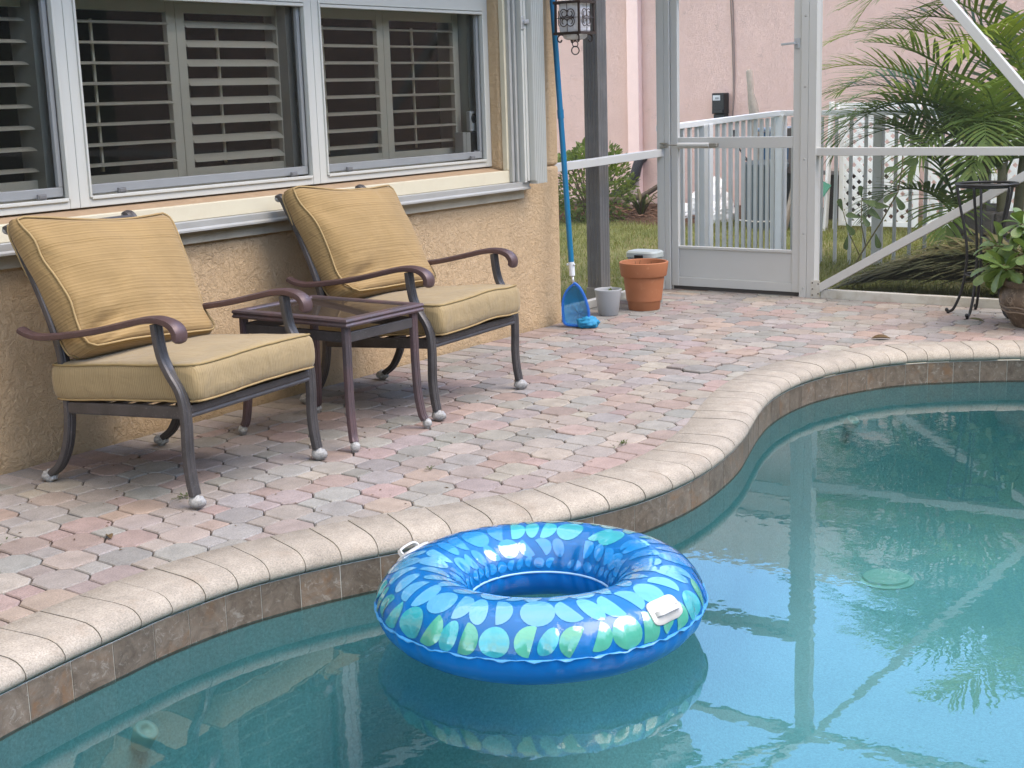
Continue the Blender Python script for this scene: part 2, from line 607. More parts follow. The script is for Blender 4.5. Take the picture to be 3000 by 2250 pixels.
# ------------------------------------------------------------------ pool outline (outer edge of the coping), smoothed
OUT = [(2.104, 3.215), (2.301, 3.228), (2.451, 3.240), (2.586, 3.238), (2.721, 3.227), (2.853, 3.205), (2.978, 3.170), (3.116, 3.122), (3.291, 3.047), (3.411, 2.985),
       (3.522, 2.920), (3.63, 2.857), (3.847, 2.745), (4.024, 2.667), (4.195, 2.620), (4.43, 2.603), (4.672, 2.622), (4.959, 2.676), (5.187, 2.745), (5.584, 2.869),
       (5.919, 2.934), (6.236, 2.945), (6.503, 2.911), (6.739, 2.835), (6.98, 2.720), (7.151, 2.586), (7.29, 2.431), (7.41, 2.264), (7.555, 2.013),
       (7.66, 1.6), (7.70, 1.1), (7.62, .5), (7.35, -.1), (6.85, -.6), (6.1, -.95), (5.2, -1.1), (4.2, -1.0), (3.2, -.62), (2.3, -.02), (1.6, .65), (1.15, 1.3),
       (.98, 1.95), (1.05, 2.5), (1.32, 2.93), (1.7, 3.15)]
def catmull(P, n):
    out = []
    m = len(P)
    for i in range(m):
        p0, p1, p2, p3 = (Vector((*P[(i + k) % m], 0)) for k in (-1, 0, 1, 2))
        for k in range(n):
            t = k / n
            out.append(.5 * ((2 * p1) + (p2 - p0) * t + (2 * p0 - 5 * p1 + 4 * p2 - p3) * t * t + (3 * p1 - p0 - 3 * p2 + p3) * t ** 3))
    return out
dense = catmull(OUT, 24)
for _ in range(60):
    dense = [(dense[i - 1] + dense[i] * 2 + dense[(i + 1) % len(dense)]) / 4 for i in range(len(dense))]
acc = [0.0]
for i in range(len(dense)):
    acc.append(acc[-1] + (dense[(i + 1) % len(dense)] - dense[i]).length)
PERIM = acc[-1]
_acc = np.array(acc)
_dx = np.array([p.x for p in dense] + [dense[0].x])
_dy = np.array([p.y for p in dense] + [dense[0].y])
def path(s):
    s = s % PERIM
    return Vector((float(np.interp(s, _acc, _dx)), float(np.interp(s, _acc, _dy)), 0))
def frame(s, e=.02):
    t = (path(s + e) - path(s - e)).normalized()
    return path(s), t, Vector((t.y, -t.x, 0))       # third: towards the water
def loop(d, step=.05):
    n = int(PERIM / step)
    out = []
    for i in range(n):
        p, t, w_ = frame(PERIM * i / n, .06)
        out.append(p + w_ * d)
    return out

# ------------------------------------------------------------------ ground, lawn base
DX0, DX1, DY0, DY1 = -3.0, 8.69, -4.0, 4.80
def ring_sheet(outer, hole, z):
    o3 = [Vector((x, y, z)) for x, y in outer]
    h3 = [Vector((p[0], p[1], z)) for p in hole]
    tris = tessellate_polygon([o3, h3])
    b = MB()
    b.v = [tuple(v) for v in o3 + h3]
    b.f = []
    for t in tris:
        a, b_, c = (Vector(b.v[i]) for i in t)
        b.f.append(tuple(t) if (b_ - a).cross(c - a).z > 0 else tuple(t)[::-1])
    return b
def groundmat():
    k = NT('lawn_soil')
    n1 = k.noise(1.3, 6, .65)
    n2 = k.noise(40, 4, .7)
    c = k.mix(k.ramp(n1, [(.4, 0), (.62, 1)]), (.16, .14, .07), (.14, .15, .055))
    c = k.mix(k.ramp(n2, [(.5, 0), (.7, .6)]), c, (.26, .22, .14))
    k.base(c)
    k.rough(.95, .1)
    k.bump(n2, .5, .02)
    return k.m
big = [(-300, -300), (300, -300), (300, 300), (-300, 300)]
deckrect = [(DX0, DY0), (DX0, DY1), (DX1, DY1), (DX1, DY0)]
obj('ground', ring_sheet(big, deckrect, -.085), groundmat(), kind='structure')
JOINT = mat('dark_joint_sand', (.04, .033, .026), .95, .1, var=.4, vs=50, bump=.6, bs=120, bd=.006)
patio = obj('patio', ring_sheet([(x, y) for x, y in deckrect], [(p.x, p.y) for p in loop(.10, .1)], -.018), JOINT, kind='structure')
e_ = MB()
e_.box(DX1 - .001, DX1 + .10, DY0, 3.62, -.2, -.02)
obj('patio_edge', e_, mat('concrete_edge', (.3, .28, .25), .9, .2, var=.2, bump=.4, bs=80), patio, bevel=.006)

# ------------------------------------------------------------------ pavers: octagons and squares laid as a checkerboard
OX = Vector((4.2987, 3.5542))
CX = Vector((.1226, .0011))
CY = Vector((-.0088, -.1256))
PAVEM = obj_tinted('paver_concrete', attr=False)
PAVES = obj_tinted('paver_concrete_joined', attr=True)
TINTS = [((.36, .255, .225), 3.0), ((.295, .29, .275), 4.2), ((.40, .345, .285), 2.6), ((.325, .275, .255), 2.8), ((.36, .325, .295), 2.4), ((.40, .285, .225), .8)]
def tint(x=0, y=0):
    t = random.choices([c for c, _ in TINTS], [k for _, k in TINTS])[0]
    k = rnd(.70, .92)
    t = tuple(c * .60 + m_ * .40 for c, m_ in zip(t, (.325, .290, .255)))
    return tuple(min(1, c * k * rnd(.97, 1.03)) for c in t)
def paver_poly(poly, th=.04, ch=.0042, drop=.0040):
    """poly: xy ccw around the origin; top at z=0"""
    n = len(poly)
    b = MB()
    cx = sum(p[0] for p in poly) / n
    cy = sum(p[1] for p in poly) / n
    def ins(p, d):
        v = Vector((p[0] - cx, p[1] - cy))
        l = v.length
        v = v * max(0, (l - d) / l)
        return (cx + v.x, cy + v.y)
    vs = [(*p, -th) for p in poly] + [(*p, -drop) for p in poly] + [(*ins(p, ch), 0) for p in poly]
    fs = []
    for i in range(n):
        j = (i + 1) % n
        fs += [(i, j, n + j, n + i), (n + i, n + j, 2 * n + j, 2 * n + i)]
    fs.append(tuple(range(2 * n, 3 * n)))
    return b.add(vs, fs)
W8, S8, G8 = .632, .372, .030
def cellpoly(kind):
    if kind == 0:
        w_, s_ = W8 - G8, S8 - .008
        q = [(w_, -s_), (w_, s_), (s_, w_), (-s_, w_), (-w_, s_), (-w_, -s_), (-s_, -w_), (s_, -w_)]
    else:
        s_ = S8 - G8
        q = [(s_, -s_), (s_, s_), (-s_, s_), (-s_, -s_)]
    P = [CX * a - CY * b for a, b in q]
    return [(p.x, p.y) for p in P]
POLY = [cellpoly(0), cellpoly(1)]
PME = [paver_poly(POLY[0]).mesh('paver_octagon', PAVEM), paver_poly(POLY[1]).mesh('paver_square', PAVEM)]
outer_np = np.array([(p.x, p.y) for p in loop(0, .04)])
def inside_pool(x, y, grow=0):
    """signed: is (x,y) inside the coping's outer edge shrunk by grow"""
    X, Y = outer_np[:, 0], outer_np[:, 1]
    X2, Y2 = np.roll(X, -1), np.roll(Y, -1)
    c = ((Y > y) != (Y2 > y)) & (x < (X2 - X) * (y - Y) / (Y2 - Y + 1e-12) + X)
    ins = bool(c.sum() % 2)
    d = float(np.hypot(X - x, Y - y).min())
    return (d if ins else -d)
def clip_half(poly, axis, val, keep_less=True):
    out = []
    n = len(poly)
    for i in range(n):
        a, b = poly[i], poly[(i + 1) % n]
        da, db = (val - a[axis], val - b[axis]) if keep_less else (a[axis] - val, b[axis] - val)
        if da >= 0:
            out.append(a)
        if (da >= 0) != (db >= 0):
            t = da / (da - db)
            out.append((a[0] + (b[0] - a[0]) * t, a[1] + (b[1] - a[1]) * t))
    return out
YB = 4.425
camM = cam.matrix_world.inverted()
def pix(p):
    q = camM @ Vector(p)
    if q.z > -.01:
        return None
    return (.5 + 49.2 / 36 * q.x / -q.z, .5 - 49.2 / 36 * q.y / -q.z * 4 / 3, -q.z)
cells = []
tmap = {}
for i in range(-60, 60):
    for j in range(-50, 60):
        c = OX + CX * i + CY * j
        if not (-1.2 < c.x < 8.74 and -1.6 < c.y < YB + .07):
            continue
        if c.x > 7.0 and False:
            continue
        if inside_pool(c.x, c.y) > .075:
            continue
        kind = (i + j) % 2
        pl = [(c.x + a, c.y + b) for a, b in POLY[kind]]
        cl = False
        lim = YB if c.x < 7.10 else 4.79
        for axis, val, less in ((1, YB, True), (0, 8.675, True)):
            if pl and max((q[axis] - val) * (1 if less else -1) for q in pl) > 0:
                pl = clip_half(pl, axis, val, less)
                cl = True
        if len(pl) < 3:
            continue
        t = None
        if kind == 1 and (i + 1, j) in tmap and random.random() < .5:
            t = tmap[(i + 1, j)]
        if kind == 0 and (i - 1, j) in tmap and random.random() < .45:
            t = tmap[(i - 1, j)]
        t = t or tint()
        tmap[(i, j)] = t
        cells.append((c.x, c.y, kind, pl if cl else None, t))
# border of plain bricks along the house, and on past its corner to the screen
x = -1.2
k_ = 0
while x < 8.6:
    wd = .103
    pl = [(x + .002, YB + .003), (x + wd - .002, YB + .003), (x + wd - .002, 4.624), (x + .002, 4.624)]
    cells.append((x + wd / 2, (YB + 4.624) / 2, 2, pl, tint()))
    if x > 7.09:
        cells.append((x + wd / 2, 4.70, 2, [(x + .002, 4.628), (x + wd - .002, 4.628), (x + wd - .002, 4.785), (x + .002, 4.785)], tint()))
    x += wd
def score(c):
    q = pix((c[0], c[1], 0))
    if q is None or not (-.03 < q[0] < 1.03 and 0 < q[1] < 1.03):
        return -1
    return 1 / q[2] / q[2] * (1 if c[2] == 0 else .45)
cells.sort(key=score, reverse=True)
rest = MB()
rest.c = []
for n_, (cx, cy, kind, pl, t) in enumerate(cells):
    h = rnd(-.0018, .0016)
    if 6.05 < cx < 6.9 and 3.15 < cy < 3.32:
        h += .008
    tx, ty = rnd(-.010, .010), rnd(-.010, .010)
    if n_ < 300:
        if pl is None:
            me = PME[kind]
        else:
            me = paver_poly([(a - cx, b - cy) for a, b in pl]).mesh('paver_cut', PAVEM)
        o = link(bpy.data.objects.new('paver', me))
        o.location = (cx, cy, h)
        o.rotation_euler = (tx, ty, rnd(-.012, .012))
        o.color = (*t, 1)
        o.parent = patio
    else:
        pol = [(a, b) for a, b in POLY[kind]] if pl is None else [(a - cx, b - cy) for a, b in pl]
        m_ = paver_poly(pol)
        vs = [(cx + v[0], cy + v[1], v[2] + h + tx * v[1] - ty * v[0]) for v in m_.v]
        rest.add(vs, m_.f)
        rest.c += [(*t, 1)] * len(vs)
obj('paver_field', rest, PAVES, patio, kind='stuff')

# ------------------------------------------------------------------ the pool
ZW = -.165
pool = link(bpy.data.objects.new('swimming_pool', None))
tag(pool, 'curved swimming pool edged with pale bullnose coping and brown stone tiles', 'pool')
pool['kind'] = 'structure'
COPM = obj_tinted('coping_concrete', .9, .42, stainc=(.23, .165, .11), stain=.45, bump=.5)
NOSE = [(.003, -.058), (.003, .002), (.007, .0065), (.15, .0075), (.195, .005), (.222, -.002), (.240, -.014), (.250, -.030), (.250, -.042), (.243, -.052), (.228, -.058)]
def coping(s0, s1, prof, m):
    b = MB()
    n = len(prof)
    k = 4
    vs, fs = [], []
    mid = frame((s0 + s1) / 2)[0]
    for i in range(k + 1):
        p, t, w_ = frame(s0 + (s1 - s0) * i / k, .05)
        for d, z in prof:
            q = p + w_ * d
            vs.append((q.x - mid.x, q.y - mid.y, z))
    for i in range(k):
        for j in range(n - 1):
            fs.append((i * n + j, i * n + j + 1, (i + 1) * n + j + 1, (i + 1) * n + j))
    fs.append(tuple(range(n)))
    fs.append(tuple(range(k * n, k * n + n))[::-1])
    return b.add(vs, [f[::-1] for f in fs]), mid
ns = int(PERIM / .138)
for i in range(ns):
    g = .0023
    L = PERIM / ns
    b, mid = coping(i * L + g, (i + 1) * L - g, NOSE, COPM)
    me = b.mesh('coping_stone', COPM)
    me.polygons.foreach_set('use_smooth', [True] * len(me.polygons))
    me.set_sharp_from_angle(angle=R(50))
    o = link(bpy.data.objects.new('coping_stone', me))
    o.location = (mid.x, mid.y, rnd(-.0012, .0012))
    k = rnd(.92, 1.06)
    o.color = (.345 * k, .306 * k, .252 * k, 1)
    put(o, pool)
    o.parent = pool
mort = MB()
pr = [(d, z) for d, z in [(.004, -.055), (.004, .000), (.15, .0028), (.193, .001), (.220, -.0055), (.2365, -.0165), (.2465, -.031), (.2465, -.041), (.240, -.050), (.226, -.0555)]]
vs, fs = [], []
n_ = int(PERIM / .04)
for i in range(n_):
    p, t, w_ = frame(PERIM * i / n_, .05)
    for d, z in pr:
        q = p + w_ * d
        vs.append((q.x, q.y, z))
m = len(pr)
for i in range(n_):
    j = (i + 1) % n_
    for k in range(m - 1):
        fs.append((i * m + k, j * m + k, j * m + k + 1, i * m + k + 1))
mort.add(vs, fs)
MORT = NT('coping_mortar')
mm = MORT.ramp(MORT.noise(7, 5, .7), [(.36, 0), (.46, 1)])
MORT.base(MORT.mix(mm, (.07, .06, .05), (.33, .30, .255)))
MORT.rough(.95, .1)
obj('mortar', mort, MORT.m, pool)
def tilemat():
    k = NT('brown_slate_tile')
    g = k.n('ShaderNodeNewGeometry')
    oi = k.n('ShaderNodeObjectInfo')
    off = k.n('ShaderNodeVectorMath', operation='ADD')
    k.l(g.outputs['Position'], off.inputs[0])
    cc = k.n('ShaderNodeCombineXYZ')
    k.l(k.math('MULTIPLY', oi.outputs['Random'], 40), cc.inputs[2])
    k.l(cc.outputs[0], off.inputs[1])
    v = off.outputs[0]
    n1 = k.noise(14, 8, .7, vec=v, dist=1.5)
    n2 = k.noise(38, 6, .75, vec=v, dist=.8)
    c = k.mix(k.ramp(n1, [(.33, 0), (.66, 1)]), (.088, .064, .045), (.185, .145, .11))
    c = k.mix(k.ramp(n2, [(.55, 0), (.68, .8)]), c, (.29, .26, .22))
    ru = k.math('MULTIPLY', k.ramp(k.noise(9, 5, .65, vec=v, dist=1), [(.50, 0), (.66, 1)]), k.ramp(oi.outputs['Random'], [(.2, 0), (.9, 1)]))
    c = k.mix(k.math('MULTIPLY', ru, .7), c, (.17, .085, .035))
    tone = k.ramp(oi.outputs['Random'], [(0, .82), (1, 1.15)])
    c = k.mix(1, c, tone, 'MULTIPLY')
    k.base(c)
    k.rough(.42, .5)
    k.bump(n2, .35, .003)
    return k.m
TILEM = tilemat()
nt_ = int(PERIM / .1535)
for i in range(nt_):
    L = PERIM / nt_
    off = .03
    b = MB()
    vs, fs = [], []
    K = 3
    mid = frame((i + .5) * L + off)[0]
    jit = rnd(-.0006, .0006)
    for a in range(K + 1):
        p, t, w_ = frame(off + i * L + .0016 + (L - .0032) * a / K, .05)
        for d, z in ((.222, -.174), (.236, -.1735), (.2375, -.172), (.2375, -.0615), (.236, -.06), (.222, -.0597)):
            q = p + w_ * (d + jit)
            vs.append((q.x - mid.x, q.y - mid.y, z))
    for a in range(K):
        for k in range(5):
            fs.append((a * 6 + k, (a + 1) * 6 + k, (a + 1) * 6 + k + 1, a * 6 + k + 1))
    fs.append((5, 4, 3, 2, 1, 0))
    fs.append(tuple(range(K * 6, K * 6 + 6)))
    b.add(vs, fs)
    o = link(bpy.data.objects.new('waterline_tile', b.mesh('waterline_tile', TILEM)))
    o.location = (mid.x, mid.y, 0)
    o.parent = pool
# plaster shell and grout behind the tiles
def plaster():
    k = NT('pool_plaster')
    n1 = k.noise(110, 3, .85)
    n2 = k.noise(2.0, 6, .65)
    c = k.mix(n2, (.31, .49, .52), (.52, .70, .73))
    c = k.mix(1, c, k.ramp(n1, [(.3, .72), (.7, 1.2)]), 'MULTIPLY')
    k.base(c)
    k.rough(.8, .2)
    return k.m
PLASTER = plaster()
sh = MB()
FLOORZ = -1.05
prof = [(.2345, -.058), (.2345, -.1755), (.2365, -.1765), (.242, -.45), (.25, -.70)] + [(.25 + .32 * (1 - math.cos(a)), -.70 - .35 * math.sin(a)) for a in [R(x_) for x_ in (15, 30, 45, 60, 75, 90)]]
vs, fs = [], []
m = len(prof)
for i in range(n_):
    p, t, w_ = frame(PERIM * i / n_, .08)
    for d, z in prof:
        q = p + w_ * d
        vs.append((q.x, q.y, z))
for i in range(n_):
    j = (i + 1) % n_
    for k in range(m - 1):
        fs.append((i * m + k, j * m + k, j * m + k + 1, i * m + k + 1))
last = [Vector(vs[i * m + m - 1]) for i in range(n_)]
tr = tessellate_polygon([last])
for t in tr:
    a, b_, c = (last[i] for i in t)
    f = tuple(i * m + m - 1 for i in t)
    fs.append(f if (b_ - a).cross(c - a).z > 0 else f[::-1])
sh.add(vs, fs)
shell = obj('plaster_shell', sh, PLASTER, pool, smooth='auto')
gr = MB()
vs, fs = [], []
for i in range(n_):
    p, t, w_ = frame(PERIM * i / n_, .05)
    for z in (-.0585, -.1752):
        q = p + w_ * .2358
        vs.append((q.x, q.y, z))
for i in range(n_):
    j = (i + 1) % n_
    fs.append((i * 2, j * 2, j * 2 + 1, i * 2 + 1))
gr.add(vs, fs)
obj('tile_grout', gr, mat('tile_grout', (.50, .49, .44), .9, .1, var=.2), pool)
# the water
wp = loop(.2365, .04)
wt = tessellate_polygon([[Vector((p.x, p.y, ZW)) for p in wp]])
wb = MB()
wb.v = [(p.x, p.y, ZW) for p in wp]
for t in wt:
    a, b_, c = (Vector(wb.v[i]) for i in t)
    wb.f.append(tuple(t) if (b_ - a).cross(c - a).z > 0 else tuple(t)[::-1])
obj('water', wb, WATER, kind='structure')
FIT = mat('white_pool_fitting', (.50, .57, .55), .4, .4, var=.04)
def return_fitting(x, y, z):
    # nearest path point -> wall normal
    ss = min((k * .01 for k in range(int(PERIM * 100))), key=lambda s: (path(s) - Vector((x, y, 0))).length)
    p, t, w_ = frame(ss)
    c = p + w_ * .272 + Vector((0, 0, z))
    b = MB()
    b.lathe([(.034, -.05), (.034, .003), (.027, .005), (.017, .004), (.014, -.004), (.0001, -.004)], 28)
    nz_ = (w_ * .55 + Vector((0, 0, .83))).normalized()
    mt = Matrix((t, nz_.cross(t), nz_)).transposed().to_4x4()
    b.v = [tuple(c + mt @ Vector(v)) for v in b.v]
    obj('return_fitting', b, FIT, pool, smooth=True)
return_fitting(2.342, 3.128, -.335)
return_fitting(6.717, 2.841, -.30)
d = MB()
d.lathe([(.138, 0), (.138, .008), (.116, .012), (.112, .010), (.110, .022), (.096, .030), (.055, .036), (.0001, .038)], 40, (6.43, 2.33, FLOORZ))
obj('main_drain', d, mat('pale_drain_cover', (.66, .80, .74), .5, .4, var=.05), pool, smooth='auto')

# ------------------------------------------------------------------ the house
house = thing('house', 'tan stucco house with a row of white framed windows behind the chairs', 'house', (5, 4.63, 0))
XR, XC = 6.495, 7.08                 # right side of the window opening, corner of the house
YW, YF = 4.63, 4.70                  # wall face, window frame face
wl = MB()
wl.box(-3, XC, YW, 4.92, -.2, .948)
wl.box(XR, XC, YW, 4.92, .948, 2.62)
wl.box(-3, XR, YW, 4.92, 2.30, 2.62)
wl.box(-3, -.4, YW, 4.92, .948, 2.30)
wl.box(XC - .28, XC, 4.92, 7.5, -.2, 2.62)
obj('wall', wl, TAN, house, bevel=.022, seg=3)
s_ = MB()
s_.add([(-.4, YW - .001, .9485), (XR, YW - .001, .9485), (XR, 4.74, .972), (-.4, 4.74, .972)], [(0, 1, 2, 3)])
obj('window_sill', s_, TANSILL, house)
cb = MB()
cb.box(-.4, XR + .105, 4.597, YW - .001, .882, .950)
cb.box(XR + .004, XR + .105, 4.597, YW - .001, .952, 2.3)
obj('trim_board', cb, CREAM, house, bevel=.003)
lb = MB()
lb.box(-.4, XR + .17, 4.603, YW - .001, .782, .838)
obj('lower_trim_board', lb, mat('aged_cream_board', (.48, .43, .33), .6, .3, var=.08, bump=.25, bs=200, dirt=(.2, .17, .12, .5)), house, bevel=.003)
# storm shutter: track on the board, folded blades by the corner
st = thing('accordion_storm_shutter', 'white folded accordion storm shutter beside the right window', 'shutter', (6.7, 4.6, .85))
tk = MB()
tk.sweep([(-.4, 4.575, .86), (XR + .155, 4.575, .86)], [(-.022, -.022), (-.022, .022), (-.006, .022), (-.006, .006), (.004, .006), (.004, .022), (.022, .022), (.022, -.006), (.030, -.012), (.030, -.022)], side=(0, -1, 0))
obj('lower_track', tk, GREYTRACK, st, bevel=.0015)
sp = MB()
sp.box(XR + .022, XR + .045, 4.575, 4.597, .885, 2.3)
sp.box(XR + .050, XR + .068, 4.56, 4.597, .885, 2.3)
obj('side_rail', sp, GREYTRACK, st, bevel=.002)
sp = MB()
sp.box(XR + .088, XR + .106, 4.535, 4.596, .878, 2.3)
obj('lead_blade', sp, VINYL, st, bevel=.002)
hd = MB()
hd.box(XR + .082, XR + .112, 4.528, 4.535, 1.72, 1.79)
hd.bar((XR + .1, 4.522, 1.76), (XR + .165, 4.515, 1.765), .014, .022)
obj('lock_handle', hd, CHROME, st, bevel=.003)
for i in range(13):
    x0 = XR + .135 + i * .0092
    b = MB()
    dy = .012 if i % 2 else 0
    zb = .885 - (.016 if i > 1 else 0) + rnd(-.002, .002)
    b.sweep([(x0 + .0035, 4.50 + dy * .2, zb), (x0 + .0035, 4.50 + dy * .2, 2.3)], [(-.0036, -.004), (-.0020, .004), (0, .006), (.0020, .004), (.0036, -.004), (.0030, -.09), (-.0030, -.09)], side=(1, 0, 0))
    obj('blade', b, VINYL, st)
pb = MB()
pb.box(XR + .108, XR + .132, 4.53, 4.60, .885, 2.3)
obj('first_panel', pb, VINYL, st, bevel=.004)

# eaves and roof
rf = MB()
rf.box(-3, 7.62, 4.10, 4.629, 2.50, 2.53)
rf.box(XC - .02, 8.35, 4.85, 7.5, 2.50, 2.53)
obj('soffit', rf, mat('white_soffit', (.62, .6, .55), .7), house)
ff = MB()
ff.box(-3, 7.66, 4.07, 4.10, 2.47, 2.64)
ff.box(7.63, 7.66, 4.10, 4.80, 2.47, 2.64)
obj('fascia', ff, WHITE, house, bevel=.003)
rp = MB()
rp.add([(-3, 4.0, 2.645), (7.7, 4.0, 2.645), (7.7, 9, 4.4), (-3, 9, 4.4), (8.4, 4.8, 2.9), (8.4, 9, 4.4)], [(0, 1, 2, 3), (1, 4, 5, 2)])
obj('roof', rp, mat('brown_roof', (.2, .14, .1), .9, .2), house)

# windows: three equal white frames
def house_window(x0, x1):
    z0, zm, z1 = .974, 1.845, 2.30
    y = YF
    b = MB()
    fr = .047
    b.box(x0, x0 + fr, y, y + .09, z0, z1)
    b.box(x1 - fr, x1, y, y + .09, z0, z1)
    b.box(x0 + fr, x1 - fr, y + .002, y + .09, z0, z0 + .038)
    b.box(x0 + fr, x1 - fr, y + .002, y + .09, z1 - .05, z1)
    b.box(x0 + fr, x1 - fr, y - .004, y + .07, zm - .022, zm + .04)
    # thin inner bead round the screen, a step further out
    f2 = x0 + fr
    b.box(f2, f2 + .010, y - .008, y + .02, z0 + .038, zm - .022)
    b.box(x1 - fr - .010, x1 - fr, y - .008, y + .02, z0 + .038, zm - .022)
    b.box(f2 + .010, x1 - fr - .010, y - .008, y + .02, z0 + .030, z0 + .044)
    b.box(f2 + .010, x1 - fr - .010, y - .008, y + .02, zm - .040, zm - .025)
    wi = obj('window', b, VINYL, house, bevel=.0025)
    g = MB()
    g.add([(f2, y + .045, z0 + .03), (x1 - fr, y + .045, z0 + .03), (x1 - fr, y + .045, zm), (f2, y + .045, zm)], [(0, 1, 2, 3)])
    obj('pane', g, GLASS, wi)
    g = MB()
    g.add([(f2, y + .05, zm), (x1 - fr, y + .05, zm), (x1 - fr, y + .05, z1 - .04), (f2, y + .05, z1 - .04)], [(0, 1, 2, 3)])
    obj('upper_pane', g, GLASS, wi)
    g = MB()
    g.add([(f2 + .006, y + .012, z0 + .04), (x1 - fr - .006, y + .012, z0 + .04), (x1 - fr - .006, y + .012, zm - .02), (f2 + .006, y + .012, zm - .02)], [(0, 1, 2, 3)])
    obj('insect_screen', g, WINMESH, wi)
    g = MB()
    g.box(f2 + .012, x1 - fr - .012, y + .022, y + .043, z0 + .05, z0 + .088)
    g.box(x1 - fr - .032, x1 - fr - .011, y + .022, y + .043, z0 + .088, zm - .03)
    obj('sash_rail', g, SCREENRAIL, wi, bevel=.003)
    for xx in (f2 + .17, x1 - fr - .13):
        g = MB()
        g.box(xx - .02, xx + .02, y - .001, y + .010, z0 + .046, z0 + .068)
        g.box(xx - .016, xx + .016, y - .004, y, z0 + .05, z0 + .064)
        obj('latch', g, LATCH, wi, bevel=.002)
WX = [(XR - 1.4225 * (k + 1), XR - 1.4225 * k) for k in range(4)]
for a, b in WX:
    house_window(a + .001, b - .001)
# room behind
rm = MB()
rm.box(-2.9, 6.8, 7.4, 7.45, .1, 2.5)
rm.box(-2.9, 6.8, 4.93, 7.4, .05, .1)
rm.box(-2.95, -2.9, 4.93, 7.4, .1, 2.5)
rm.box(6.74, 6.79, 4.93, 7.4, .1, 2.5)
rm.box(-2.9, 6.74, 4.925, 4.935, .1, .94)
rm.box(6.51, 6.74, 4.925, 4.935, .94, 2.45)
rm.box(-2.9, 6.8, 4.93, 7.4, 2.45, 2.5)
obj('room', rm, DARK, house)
jb = MB()
jb.box(XR - .075, XR - .002, 4.79, 5.0, 1.0, 2.3)
for a, b in WX[:-1]:
    jb.box(a - .085, a + .07, 4.79, 4.93, 1.0, 2.3)
jb.box(-.4, XR - .075, 4.79, 4.92, .96, 1.0)
obj('window_jamb', jb, mat('jamb_paint', (.50, .49, .43), .6, .3), house)

# plantation shutters behind the glass
SHG = 'louvred shutters behind the windows'
def shutter(x0, x1, tilt, rod, label):
    t = thing('plantation_shutter', label, 'shutter', (x0, 4.86, 1.0), group=SHG)
    z0, z1 = 1.005, 1.90
    sw = .05
    b = MB()
    b.box(x0, x0 + sw, 4.845, 4.873, z0, z1)
    b.box(x1 - sw, x1, 4.845, 4.873, z0, z1)
    b.box(x0 + sw, x1 - sw, 4.847, 4.871, z0, 1.089)
    b.box(x0 + sw, x1 - sw, 4.847, 4.871, 1.768, z1)
    obj('frame', b, LOUVER, t, bevel=.002)
    b = MB()
    a = R(tilt)
    n = 8
    xa, xb = x0 + sw + .002, x1 - sw - .002
    prof = [(-.0315, 0), (-.018, .0042), (0, .0055), (.018, .0042), (.0315, 0), (.018, -.0042), (0, -.0055), (-.018, -.0042)]
    b.sweep([(0, 0, 0), (xb - xa, 0, 0)], prof, side=(0, math.cos(a), math.sin(a)))
    me = b.mesh('louver', LOUVER, True)
    me.set_sharp_from_angle(angle=R(60))
    for k in range(n):
        o = link(bpy.data.objects.new('louver', me))
        o.location = (xa, 4.859, 1.131 + k * .0842)
        put(o, t)
    b = MB()
    b.box(rod - .005, rod + .005, 4.897, 4.907, 1.10, 1.735)
    obj('tilt_rod', b, LOUVER, t)
shutter(3.08, 3.620, 14, 3.32, 'ivory louvred shutter in the leftmost window, half cut by the photo edge')
shutter(3.74, 4.355, 10, 3.94, 'ivory louvred shutter with flat slats in the left half of the middle window')
shutter(4.358, 5.03, 32, 4.65, 'ivory louvred shutter with slats tipped wide open in the middle window')
shutter(5.18, 5.765, 15, 5.36, 'ivory louvred shutter in the left half of the right window')
shutter(5.768, 6.412, 9, 6.07, 'ivory louvred shutter beside the small camera in the right window')
# security camera on books
ZS = 1.0
t = thing('security_camera', 'small white security camera standing on books inside the right window', 'camera', (6.43, 4.80, 1.175))
b = MB()
b.box(6.385, 6.455, 4.762, 4.792, 1.172, 1.285)
obj('body', b, mat('white_camera_plastic', (.88, .88, .86), .4), t, bevel=.008)
b = MB()
b.lathe([(.0001, .004), (.024, .004), (.026, 0)], 24)
b.v = [(6.42 + x_, 4.7605 - z_, 1.245 + y_) for x_, y_, z_ in b.v]
obj('lens', b, BLACK, t, smooth=True)
for k, (xa, xb, m_, lab, nm) in enumerate(((6.30, 6.33, PAPER, 'thin cream book standing leftmost under the small camera', 'book'), (6.333, 6.372, PAPER, 'thicker cream book between the thin book and the black box', 'book'),
                                       (6.374, 6.466, BLACK, 'black box with a white sticker under the small white camera', 'box'))):
    t = thing(nm, lab, nm, (xa, 4.8, ZS))
    b = MB()
    b.box(xa, xb, 4.752, 4.812, ZS, 1.17 + (.002 if k == 0 else 0))
    obj('cover' if nm == 'book' else 'carton', b, m_, t, bevel=.003)
    if k == 2:
        b = MB()
        b.box(6.40, 6.45, 4.7495, 4.752, ZS + .02, ZS + .068)
        obj('sticker', b, mat('white_sticker', (.7, .7, .7), .5), t)

